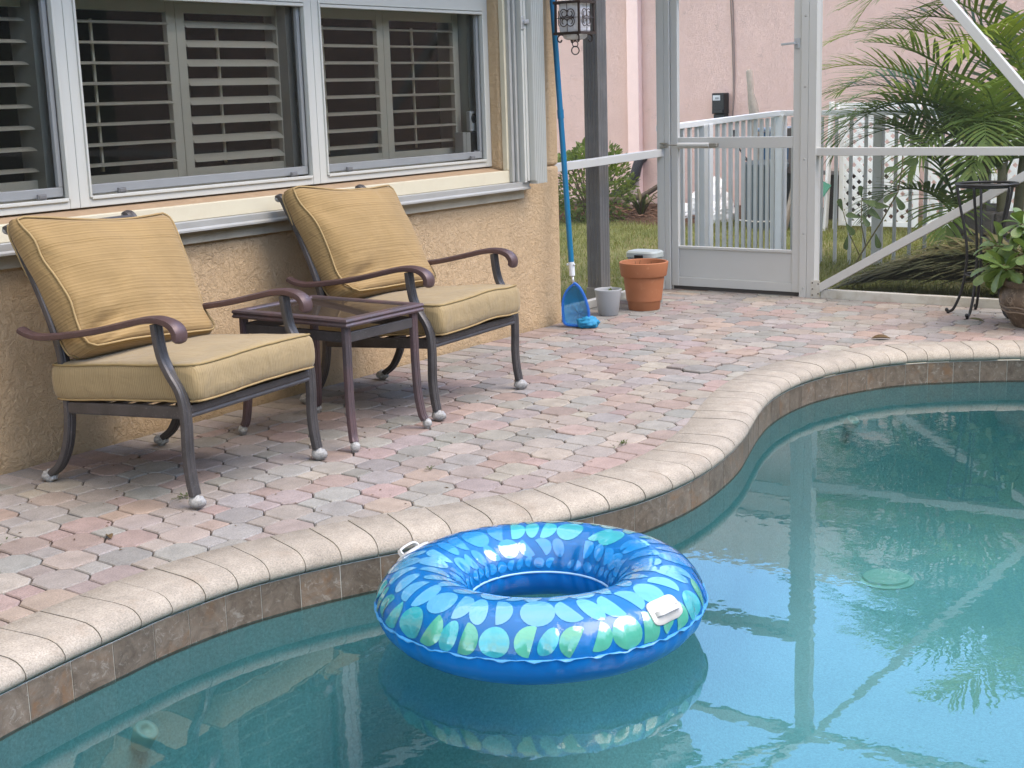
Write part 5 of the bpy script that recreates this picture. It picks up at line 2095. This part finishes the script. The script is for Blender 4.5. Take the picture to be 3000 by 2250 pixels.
b.tube([(FX + (FR_ - fr_ - .002) * math.cos(2 * math.pi * i / 90), FY + (FR_ - fr_ - .002) * math.sin(2 * math.pi * i / 90), FZ) for i in range(90)], .0035, 6, closed=True)
obj('inner_seam', b, mat('inner_seam_vinyl', (.30, .52, .80), .3, .5), ring, smooth=True)
# printed circles and half circles
def print_mat():
    k = NT('printed_vinyl')
    a = k.n('ShaderNodeAttribute', attribute_name='tint')
    k.base(a.outputs['Color'])
    k.rough(.08, .6)
    k.b.inputs['Coat Weight'].default_value = 1
    k.b.inputs['Coat Roughness'].default_value = .02
    g = k.n('ShaderNodeNewGeometry')
    k.bump(k.noise(26, 2, .5, vec=g.outputs['Position'], dist=.6), .22, .012)
    return k.m
b = MB()
b.c = []
gp = random.Random(21)
PAL = {'green': (.075, .36, .27), 'teal': (.04, .34, .40), 'light': (.085, .32, .54), 'mid': (.018, .215, .54), 'deep': (.007, .15, .48), 'sea': (.04, .30, .36)}
def decal(s0, B0, ra, rb, rot, shape, pick):
    """one printed shape whose left edge is s0 metres round the row; returns its width"""
    nr, nk = 4, 24
    pts = []
    for k in range(nk):
        th = 2 * math.pi * k / nk
        x_, y_ = math.cos(th) * ra, math.sin(th) * rb
        if shape == 'half' and x_ < -.12 * ra:
            x_ = -.12 * ra
        if shape == 'lens':
            x_ *= .55
        pts.append((x_ * math.cos(rot) - y_ * math.sin(rot), x_ * math.sin(rot) + y_ * math.cos(rot)))
    lo = min(p[0] for p in pts)
    hi = max(p[0] for p in pts)
    ym = (min(p[1] for p in pts) + max(p[1] for p in pts)) / 2
    pts = [(p[0] - lo + s0, p[1] - ym) for p in pts]
    mx_ = sum(p[0] for p in pts) / nk
    my_ = sum(p[1] for p in pts) / nk
    rad = FR_ + fr_ * math.cos(B0)
    def surf(x_, y_):
        return ringpt(x_ / rad, min(3.1, max(.03, B0 + y_ / ((fr_ + frz) / 2))), .0012)
    vs = [surf(mx_, my_)]
    for r_ in range(1, nr + 1):
        for x_, y_ in pts:
            vs.append(surf(mx_ + (x_ - mx_) * r_ / nr, my_ + (y_ - my_) * r_ / nr))
    fs = [(0, 1 + k, 1 + (k + 1) % nk) for k in range(nk)]
    for r_ in range(nr - 1):
        for k in range(nk):
            q = (k + 1) % nk
            fs.append((1 + r_ * nk + k, 1 + (r_ + 1) * nk + k, 1 + (r_ + 1) * nk + q, 1 + r_ * nk + q))
    b.add(vs, fs)
    col = pick(math.degrees(mx_ / rad) % 360)
    k_ = gp.uniform(.9, 1.1)
    b.c += [(col[0] * k_, col[1] * k_, col[2] * k_, 1)] * len(vs)
    return hi - lo
def picker(row):
    def f(deg):
        if 170 < deg < 292:                       # the side nearest the photographer
            return [PAL['green'] if gp.random() < .55 else PAL['teal'], PAL['light'], PAL['light'], PAL['mid'], PAL['mid'], PAL['deep']][row]
        if 110 < deg <= 170:
            return [PAL['teal'], PAL['light'], PAL['light'], PAL['mid'], PAL['mid'], PAL['deep']][row]
        if 55 < deg <= 110:
            return [PAL['mid'], PAL['mid'], PAL['mid'], PAL['mid'], PAL['mid'], PAL['deep']][row]
        if deg <= 55 or deg > 335:
            return [PAL['sea'], PAL['sea'], PAL['teal'], PAL['mid'], PAL['mid'], PAL['mid']][row]
        return [PAL['deep'], PAL['mid'], PAL['mid'], PAL['mid'], PAL['mid'], PAL['deep']][row]
    return f
for row, (B0, size) in enumerate(((.40, .0470), (1.15, .0475), (1.87, .0430), (2.46, .0330), (2.87, .0185))):
    circ = 2 * math.pi * (FR_ + fr_ * math.cos(B0))
    s_ = row * .021
    end = circ + row * .021 - .05
    k = row * 2
    seq = ['full', 'half', 'lens', 'half', 'full', 'halfr', 'lens', 'halfr', 'half']
    while s_ < end:
        sh_ = seq[k % 9]
        sz = size * gp.uniform(.92, 1.04)
        rot = (math.pi if sh_ == 'halfr' else 0) + (gp.uniform(.15, .6) * (1 if row % 2 else -1) if sh_ != 'full' else 0)
        s_ += decal(s_, B0 + gp.uniform(-.03, .03), sz * .95, sz, rot, 'half' if sh_ == 'halfr' else sh_, picker(row)) + gp.uniform(.001, .005)
        k += 1
obj('printed_pattern', b, print_mat(), ring, smooth=True, kind='stuff')
HND = mat('white_vinyl_handle', (.50, .50, .485), .35, .5, var=.03)
def handle(A, B):
    p = ringpt(A, B, .002)
    ta = (ringpt(A + .01, B) - ringpt(A - .01, B)).normalized()
    tb_ = (ringpt(A, B + .01) - ringpt(A, B - .01)).normalized()
    nn = ta.cross(tb_).normalized()
    if nn.dot(p - Vector((FX + FR_ * math.cos(A), FY + FR_ * math.sin(A), FZ))) < 0:
        nn = -nn
    b = MB()
    vs, fs = [], []
    nk = 28
    for lay, (k_, h) in enumerate(((1, 0), (1, .004), (.9, .0065), (0.5, .0065))):
        for i in range(nk):
            th = 2 * math.pi * i / nk
            x_ = math.copysign(abs(math.cos(th)) ** .45, math.cos(th)) * .062 * k_
            y_ = math.copysign(abs(math.sin(th)) ** .45, math.sin(th)) * .036 * k_
            q = ringpt(A + x_ / (FR_ + fr_ * math.cos(B)), B + y_ / .12, .0008)
            vs.append(q + nn * h)
    for l in range(3):
        for i in range(nk):
            j = (i + 1) % nk
            fs.append((l * nk + i, l * nk + j, (l + 1) * nk + j, (l + 1) * nk + i))
    fs.append(tuple(range(3 * nk, 4 * nk)))
    b.add(vs, fs)
    h_ = obj('handle', b, HND, ring, smooth='auto')
    b = MB()
    c_ = p + nn * .004
    P = [c_ + ta * x_ + nn * z_ + tb_ * y_ for x_, z_, y_ in ((-.046, 0, -.002), (-.044, .010, -.004), (-.034, .017, -.006), (0, .019, -.006), (.034, .017, -.006), (.044, .010, -.004), (.046, 0, -.002))]
    b.sweep(crv(P, 4), [(-.0065, -.003), (.0065, -.003), (.0065, .003), (-.0065, .003)], side=tb_)
    obj('grip', b, HND, h_, smooth='auto')
handle(R(-98), .62)
handle(R(97), .78)

# ------------------------------------------------------------------ by the house corner
# lantern hanging from the eave
LX, LY = 6.85, 4.352
ln = thing('hanging_lantern', 'dark iron scrollwork lantern with frosted glass hanging at the house corner', 'lantern', (LX, LY, 1.86))
s_ = .078
zt, zb = 1.862, 1.694
b = MB()
for z in (zt, zb):
    k_ = s_ + .006
    for (ax, ay, bx_, by_) in ((-1, -1, 1, -1), (1, -1, 1, 1), (1, 1, -1, 1), (-1, 1, -1, -1)):
        b.bar((LX + ax * k_, LY + ay * k_, z), (LX + bx_ * k_, LY + by_ * k_, z), .013, .015)
for ax in (-1, 1):
    for ay in (-1, 1):
        b.bar((LX + ax * s_, LY + ay * s_, zb), (LX + ax * s_ * .98, LY + ay * s_ * .98, zt), .011, .011, (1, 0, 0))
obj('frame', b, RUST, ln)
FROST = mat('wrinkled_frosted_plastic', (.62, .61, .62), .25, .6, var=.22, vs=22, bump=.9, bs=18, bd=.02)
b = MB()
b.box(LX - s_ + .012, LX + s_ - .012, LY - s_ + .012, LY + s_ - .012, zb + .006, zt + .012)
b.lathe([(.07, zb), (.068, zb - .018), (.055, zb - .034), (.0001, zb - .036)], 20, (LX, LY, 0))
obj('frosted_panes', b, FROST, ln, bevel=.012)
def scroll(o, a_, b_, sx, sy, size):
    """heart-like scroll in the plane spanned by a_, b_"""
    P = []
    for k in range(27):
        t = k / 26
        ang = R(-70) + t * R(500)
        r_ = size * (1 - .62 * t)
        P.append(o + a_ * sx * (r_ * math.cos(ang) + size * .55) + b_ * sy * (r_ * math.sin(ang) + size * .55))
    return P
for nx_, ny_ in ((-1, 0), (0, -1), (1, 0), (0, 1)):
    o_ = Vector((LX + nx_ * (s_ + .001), LY + ny_ * (s_ + .001), (zt + zb) / 2))
    a_ = Vector((-ny_, nx_, 0))
    up = Vector((0, 0, 1))
    b = MB()
    b.tube([o_ - a_ * s_, o_ + a_ * s_], .0018, 5)
    b.tube([o_ - up * .084, o_ + up * .084], .0018, 5)
    for sx in (-1, 1):
        for sy in (-1, 1):
            b.tube(scroll(o_ + a_ * sx * .004 + up * sy * .006, a_, up, sx, sy, .030), .0026, 5)
    obj('scrollwork', b, RUST, ln)
for k in range(4):
    a = R(45 + 90 * k)
    d_ = Vector((math.cos(a), math.sin(a), 0))
    b = MB()
    P = [Vector((LX, LY, 0)) + d_ * r_ + Vector((0, 0, z)) for r_, z in ((.012, 1.652), (.045, 1.672), (.078, 1.688), (.098, 1.676), (.098, 1.655), (.084, 1.648), (.076, 1.660))]
    b.tube(crv(P, 4), .0045, 6)
    obj('bottom_scroll', b, RUST, ln, smooth=True)
    b = MB()
    P = [Vector((LX, LY, 0)) + d_ * r_ + Vector((0, 0, z)) for r_, z in ((.105, 1.868), (.10, 1.885), (.075, 1.90), (.04, 1.93), (.012, 1.965))]
    b.tube(crv(P, 4), .0045, 6)
    obj('top_scroll', b, RUST, ln, smooth=True)
b = MB()
b.tube([(LX + .013 * math.cos(2 * math.pi * i / 20), LY - .01 * math.sin(0) + 0, 1.640 + .0155 * math.sin(2 * math.pi * i / 20)) if False else (LX + .008 * math.cos(2 * math.pi * i / 20), LY - .013 * math.cos(2 * math.pi * i / 20), 1.636 + .015 * math.sin(2 * math.pi * i / 20)) for i in range(20)], .003, 6, closed=True)
b.tube([(LX + .011 * math.cos(2 * math.pi * i / 24), LY - .018 * math.cos(2 * math.pi * i / 24), 1.601 + .0225 * math.sin(2 * math.pi * i / 24)) for i in range(24)], .0034, 6, closed=True)
obj('pull_rings', b, RUST, ln)
b = MB()
b.tube([(LX, LY, 1.965), (LX, LY, 2.50)], .006, 6)
obj('chain', b, RUST, ln)

# leaf rake: blue pole and net standing in the corner
nt2 = thing('pool_leaf_net', 'blue leaf net on a long blue pole standing against the house corner', 'pool net', (6.95, 4.43, 0))
ph = Vector((6.955, 4.478, .375))
pt_ = Vector((6.985, 4.612, 2.30))
ax_ = (pt_ - ph).normalized()
b = MB()
b.tube([ph, pt_], .0165, 14)
b.tube([ph + ax_ * .85, ph + ax_ * .90], .0195, 14)
obj('pole', b, BLUEPOLE, nt2, smooth='auto')
b = MB()
b.tube([ph - ax_ * .07, ph + ax_ * .012], .0175, 14)
b.ball(ph + Vector((-.012, .02, -.002)), .007)
b.ball(ph + Vector((-.005, -.022, -.002)), .007)
obj('clamp', b, mat('white_clamp', (.62, .65, .66), .4, var=.1), nt2, smooth='auto')
b = MB()
b.tube([ph - ax_ * .06, Vector((6.952, 4.462, .245))], .008, 8)
obj('ferrule', b, CHROME, nt2, smooth=True)
NETB = mat('blue_net_frame', (.01, .12, .46), .35, .5, var=.1)
k = NT('light_blue_net')
k.base((.035, .28, .50))
k.rough(.6, .3)
trn = k.n('ShaderNodeBsdfTransparent')
trn.inputs[0].default_value = (.6, .85, 1, 1)
ms = k.n('ShaderNodeMixShader')
ms.inputs[0].default_value = .80
k.l(trn.outputs[0], ms.inputs[1])
k.l(k.b.outputs[0], ms.inputs[2])
k.l(ms.outputs[0], k.out.inputs[0])
NETM = k.m
# frame loop: x along 'a' (sideways), z down the net
na_ = Vector((.36, -.93, 0)).normalized()
nb_ = Vector((-.93, -.36, 0))
top_ = Vector((6.952, 4.462, .262))
LP = [(.0, .262), (.03, .235), (.062, .18), (.085, .105), (.085, .045), (.06, .012), (.0, .012), (-.06, .02), (-.075, .06), (-.075, .16), (-.045, .225)]
P = [Vector((6.952, 4.455, 0)) + na_ * x_ * .95 + nb_ * (.0 + .02 * (1 - z_ / .26)) + Vector((0, 0, z_)) for x_, z_ in LP]
Pc = crv(P + [P[0]], 5)[:-1]
b = MB()
b.sweep(Pc, [(-.012, -.006), (.012, -.006), (.014, .0), (.012, .006), (-.012, .006)], side=nb_, closed=True)
obj('net_frame', b, NETB, nt2, smooth='auto')
b = MB()
vs, fs = [], []
cen = sum(Pc, Vector()) / len(Pc)
K = 9
m = len(Pc)
for i in range(K + 1):
    t = i / K
    for q in Pc:
        bag = cen + (q - cen) * math.cos(t * math.pi / 2) ** .6 - nb_ * .085 * math.sin(t * math.pi / 2) + Vector((0, 0, -.05 * math.sin(t * math.pi / 2)))
        wv = .012 * noise.noise(Vector((q.x * 22, q.z * 22, t * 4)))
        bag = bag - nb_ * wv
        bag.z = max(.004, bag.z)
        vs.append(bag)
for i in range(K):
    for j in range(m):
        l = (j + 1) % m
        fs.append((i * m + j, i * m + l, (i + 1) * m + l, (i + 1) * m + j))
b.add(vs, fs)
obj('net_bag', b, NETM, nt2, smooth=True)
b = MB()
b.ball((0, 0, 0), 1, n=34, m=20)
vv = []
for v in b.v:
    q = Vector(v)
    f = 1 + .35 * noise.noise(q * 2.1 + Vector((3, 1, 0))) + .22 * noise.noise(q * 5)
    q = q * f
    vv.append((6.93 + na_.x * q.x * .062 + nb_.x * q.y * .05 + na_.x * .065, 4.41 + na_.y * q.x * .062 + nb_.y * q.y * .05 + na_.y * .045, max(.004, .028 + q.z * .038)))
b.v = vv
obj('bunched_net', b, NETM, nt2, smooth=True)

# pots
t = thing('grey_pot', 'small grey plastic flower pot beside the blue leaf net', 'flower pot', (7.42, 4.50, 0))
b = MB()
b.lathe([(.0001, .002), (.058, .002), (.062, .006), (.083, .152), (.085, .158), (.085, .163), (.081, .165), (.078, .160), (.077, .132)], 40, (7.42, 4.51, 0))
obj('pot', b, GREYPOT, t, smooth='auto')
b = MB()
b.lathe([(.0001, .135), (.0775, .132)], 30, (7.42, 4.51, 0))
obj('soil', b, SOIL, t)
b = MB()
for q in range(26):
    a, r_ = rnd(0, 6.28), rnd(0, .06)
    p = Vector((7.42 + r_ * math.cos(a), 4.51 + r_ * math.sin(a), .132))
    m_ = basis((math.cos(a * 3), math.sin(a * 3), rnd(.3, 1.4)))
    L = rnd(.02, .042)
    b.add([p + m_ @ Vector(v) for v in ((0, 0, 0), (L * .5, -L * .2, .004), (L, 0, 0), (L * .5, L * .2, .004))], [(0, 1, 2, 3)])
obj('seedlings', b, WEED, t)
TERRA = NT('terracotta')
tn = TERRA.noise(5, 5, .6)
c = TERRA.mix(tn, (.31, .118, .052), (.41, .165, .08))
c = TERRA.mix(TERRA.ramp(TERRA.noise(30, 5, .7), [(.58, 0), (.75, .4)]), c, (.55, .28, .16))
TERRA.base(c)
TERRA.rough(.75, .3)
TERRA.bump(TERRA.noise(120, 3), .1, .002)
t = thing('terracotta_pot', 'large empty terracotta pot standing left of the screen door', 'flower pot', (7.70, 4.42, 0))
PX, PY = 7.72, 4.425
b = MB()
b.lathe([(.0001, .004), (.090, .004), (.095, .0), (.099, .005), (.128, .214), (.143, .216), (.146, .222), (.156, .296), (.156, .303), (.150, .307), (.143, .304), (.140, .29), (.112, .06), (.0001, .06)], 56, (PX, PY, 0))
obj('pot', b, TERRA.m, t, smooth='auto')
b = MB()
b.lathe([(.0001, .245), (.133, .24)], 36, (PX, PY, 0))
obj('soil', b, SOIL, t)
b = MB()
for q in range(9):
    a, r_ = rnd(0, 6.28), rnd(.02, .12)
    p = Vector((PX + r_ * math.cos(a), PY + r_ * math.sin(a), .243))
    b.tube([p, p + Vector((rnd(-.02, .02), rnd(-.02, .02), rnd(.02, .075)))], .0015, 4)
obj('twigs', b, DEADLEAF, t)
t = thing('latched_canister', 'grey plastic canister with a black latch behind the terracotta pot', 'canister', (7.92, 4.56, 0))
b = MB()
b.sweep([(7.955, 4.55, .0), (7.955, 4.55, .30)], [(math.copysign(abs(math.cos(a)) ** .5, math.cos(a)) * .080, math.copysign(abs(math.sin(a)) ** .5, math.sin(a)) * .105) for a in [2 * math.pi * i / 28 for i in range(28)]], side=(1, 0, 0))
obj('canister_body', b, mat('grey_canister', (.25, .28, .27), .5, var=.08), t, smooth='auto')
b = MB()
b.sweep([(7.955, 4.55, .306), (7.955, 4.55, .335), (7.955, 4.55, .346)], [(math.copysign(abs(math.cos(a)) ** .5, math.cos(a)) * .086, math.copysign(abs(math.sin(a)) ** .5, math.sin(a)) * .112) for a in [2 * math.pi * i / 28 for i in range(28)]], side=(1, 0, 0), scale=[1, 1, .9])
obj('lid', b, mat('grey_lid', (.36, .40, .38), .45, var=.08), t, smooth='auto')
b = MB()
b.bar((7.868, 4.545, .265), (7.862, 4.545, .325), .062, .012, (1, 0, 0))
obj('latch', b, BLACK, t, bevel=.003)

# ------------------------------------------------------------------ right side: wire stand, urn and plant
t = thing('plant_stand', 'empty black wrought iron plant stand with a ring top beside the urn', 'plant stand', (8.33, 2.48, 0))
SX, SY = 8.335, 2.47
b = MB()
b.tube([(SX + .172 * math.cos(2 * math.pi * i / 48), SY + .172 * math.sin(2 * math.pi * i / 48), .772) for i in range(48)], .0085, 8, closed=True)
b.tube([(SX + .165 * math.cos(2 * math.pi * i / 48), SY + .165 * math.sin(2 * math.pi * i / 48), .758) for i in range(48)], .005, 6, closed=True)
obj('ring', b, IRON, t, smooth=True)
for k in range(5):
    a = R(100 + 72 * k)
    d_ = Vector((math.cos(a), math.sin(a), 0))
    P = [Vector((SX, SY, 0)) + d_ * r_ + Vector((0, 0, z)) for r_, z in ((.168, .765), (.150, .66), (.115, .50), (.098, .36), (.105, .24), (.128, .12), (.160, .040), (.178, .018), (.196, .012), (.204, .022))]
    b = MB()
    b.tube(crv(P, 4), .0085, 8)
    b.ball(P[-1], .012, n=8, m=6)
    b.lathe([(.0001, 0), (.009, 0), (.009, .012)], 8, (P[-2].x, P[-2].y, 0))
    obj('leg', b, IRON, t, smooth=True)
b = MB()
b.tube([(SX + .103 * math.cos(2 * math.pi * i / 40), SY + .103 * math.sin(2 * math.pi * i / 40), .24) for i in range(40)], .005, 6, closed=True)
obj('lower_ring', b, IRON, t, smooth=True)

UX, UY = 8.06, 2.085
t = thing('urn_planter', 'squat brown patterned urn half out of the picture at the right', 'urn', (UX, UY, 0))
URN = NT('antique_brown_ceramic')
un = URN.noise(9, 6, .7)
c = URN.mix(URN.ramp(un, [(.35, 0), (.65, 1)]), (.055, .038, .026), (.17, .125, .09))
c = URN.mix(URN.ramp(URN.noise(26, 5, .7), [(.52, 0), (.62, .75)]), c, (.26, .20, .145))
URN.base(c)
URN.rough(.5, .4)
URN.bump(URN.noise(26, 5, .7), .5, .012)
b = MB()
b.lathe([(.0001, 0), (.118, 0), (.125, .01), (.150, .045), (.178, .085), (.180, .09), (.190, .105), (.188, .112), (.198, .135), (.204, .165), (.200, .20), (.186, .225), (.182, .23), (.188, .245), (.184, .262), (.170, .264), (.165, .24)], 64, (UX, UY, 0))
u_ = obj('urn_body', b, URN.m, t, smooth='auto')
BAND = mat('pale_urn_relief', (.24, .185, .135), .5, .4, var=.3, vs=30)
for r_, z in ((.186, .094), (.197, .122)):
    b = MB()
    b.tube([(UX + r_ * math.cos(2 * math.pi * i / 60), UY + r_ * math.sin(2 * math.pi * i / 60), z + .003 * math.sin(i)) for i in range(60)], .0045, 6, closed=True)
    obj('relief_band', b, BAND, u_, smooth=True)
for k in range(12):
    a0 = 2 * math.pi * k / 12
    b = MB()
    P = []
    for i in range(24):
        th = i / 23 * R(540)
        r2 = .030 * (1 - .7 * i / 23)
        aa = a0 + r2 * math.cos(th) / .2
        zz = .168 + r2 * math.sin(th)
        rad = .2025 - .9 * max(0, abs(zz - .165)) ** 1.35
        P.append((UX + rad * math.cos(aa), UY + rad * math.sin(aa), zz))
    b.tube(P, .0035, 5)
    obj('relief_scroll', b, BAND, u_)
b = MB()
b.lathe([(.0001, .248), (.17, .245)], 30, (UX, UY, 0))
obj('soil', b, SOIL, t)
cl_ = thing('round_leaf_plant', 'thick round leaved plant spilling over the brown urn', 'plant', (UX, UY, .25))
LFM = [leaf_mesh(.165, .088, .10, .22).mesh('leaf', CLUSIA, True), leaf_mesh(.14, .080, .14, .35).mesh('leaf', CLUSIA, True)]
gq = random.Random(17)
tips = []
for k in range(17):
    a = k * 2.399
    out = gq.uniform(.05, .235)
    zt_ = gq.uniform(.30, .56) - out * .35
    out *= 1.15
    if k < 5:
        a, out, zt_ = [(R(120), .25, .46), (R(150), .28, .36), (R(185), .24, .44), (R(100), .24, .33), (R(135), .12, .58)][k]
    tip = Vector((UX + out * math.cos(a), UY + out * math.sin(a), zt_))
    b = MB()
    b.tube(crv([(UX + .03 * math.cos(a), UY + .03 * math.sin(a), .24), (UX + out * .5 * math.cos(a), UY + out * .5 * math.sin(a), .24 + (zt_ - .24) * .7 + .03), tip], 4), .006, 6)
    obj('stem', b, STEMG, cl_, smooth=True)
    tips.append((tip, Vector((math.cos(a), math.sin(a), .4))))
for tip, d0 in tips:
    nl = gq.randint(8, 10)
    for q in range(nl):
        th = q * 2.399 + gq.uniform(-.3, .3)
        e1 = d0.orthogonal().normalized()
        e2 = d0.normalized().cross(e1)
        spread = .35 + .95 * q / nl
        d_ = (d0.normalized() * math.cos(spread * 1.25) + (e1 * math.cos(th) + e2 * math.sin(th)) * math.sin(spread * 1.25)).normalized()
        d_.z -= .25 * q / nl
        o = link(bpy.data.objects.new('leaf', LFM[q % 2]))
        sc = gq.uniform(.72, 1.08) * (.6 if q == 0 else 1)
        o.matrix_basis = Matrix.Translation(tip - d0.normalized() * .05 * q / nl) @ basis(d_, (0, 0, 1), gq.uniform(-.5, .5)).to_4x4() @ Matrix.Scale(sc, 4)
        put(o, cl_)

# ------------------------------------------------------------------ small debris
def dead_leaf(x, y, L, W, az, label, curl=.5, col=DEADLEAF):
    lm_ = leaf_mesh(L, W, .25, curl * .3, 'lance', 7)
    g = random.Random(int(x * 1000))
    o = obj('dead_leaf', lm_, col, smooth=True)
    o.location = (x, y, .006)
    o.rotation_euler = (g.uniform(-.2, .2), g.uniform(-.1, .1), az)
    s2 = o.modifiers.new('solid', 'SOLIDIFY')
    s2.thickness = .0012
    tag(o, label, 'leaf', None)
    return o
dead_leaf(2.775, 3.578, .075, .022, 1.0, 'curled dry brown leaf on the pavers in front of the nearer armchair', .7)
dead_leaf(7.31, 2.655, .10, .05, 2.0, 'crumpled brown leaf beside the coping at the right', .5)
dead_leaf(8.05, 2.37, .09, .03, 1.5, 'yellow green fallen leaf on the pavers left of the urn', .2, DEADF)
def weed(x, y, n, size, label):
    b = MB()
    for q in range(n):
        a, r_ = rnd(0, 6.28), abs(random.gauss(0, size))
        p = Vector((x + r_ * math.cos(a) * 1.5, y + r_ * math.sin(a) * .5, rnd(.0, .012)))
        m_ = basis((math.cos(a), math.sin(a), rnd(-.1, .8)))
        L = rnd(.006, .014)
        b.add([p + m_ @ Vector(v) for v in ((0, 0, 0), (L * .5, -L * .3, .001), (L, 0, 0), (L * .5, L * .3, .001))], [(0, 1, 2, 3)])
    o = obj('weed_tuft', b, WEED)
    tag(o, label, 'weed')
weed(3.235, 3.745, 60, .02, 'tiny green weed tuft in the joint behind the nearer chair front foot')
weed(2.50, 3.86, 60, .025, 'small green weed in the paver joints at the left photo edge')
weed(4.62, 2.76, 40, .016, 'small green weed in the joint beside the coping curve')
weed(3.95, 3.20, 18, .012, 'speck of green weed in a joint between grey pavers in the middle')
b = MB()
gd = random.Random(9)
for k in range(420):
    x_, y_ = gd.uniform(2, 8.5), gd.uniform(2.3, 4.6)
    if inside_pool(x_, y_) > -.01:
        continue
    a = gd.uniform(0, 6.28)
    L, wv = gd.uniform(.003, .011), gd.uniform(.0012, .0035)
    z = .002
    c_, s2 = math.cos(a), math.sin(a)
    b.add([(x_ - c_ * L, y_ - s2 * L, z), (x_ + s2 * wv, y_ - c_ * wv, z + .002), (x_ + c_ * L, y_ + s2 * L, z), (x_ - s2 * wv, y_ + c_ * wv, z + .003)], [(0, 1, 2, 3)])
obj('litter', b, DEADLEAF, kind='stuff')
t = thing('fallen_tendril', 'thin curled dry tendril on the pavers at the left photo edge', 'twig', (2.42, 3.80, 0))
b = MB()
b.tube([(2.42 + .05 * math.cos(i * .5) * (1 - i / 30) + i * .004, 3.78 + .04 * math.sin(i * .5) * (1 - i / 40), .005 + .004 * math.sin(i * .7)) for i in range(22)], .0014, 5)
obj('tendril', b, BRANCH, t)
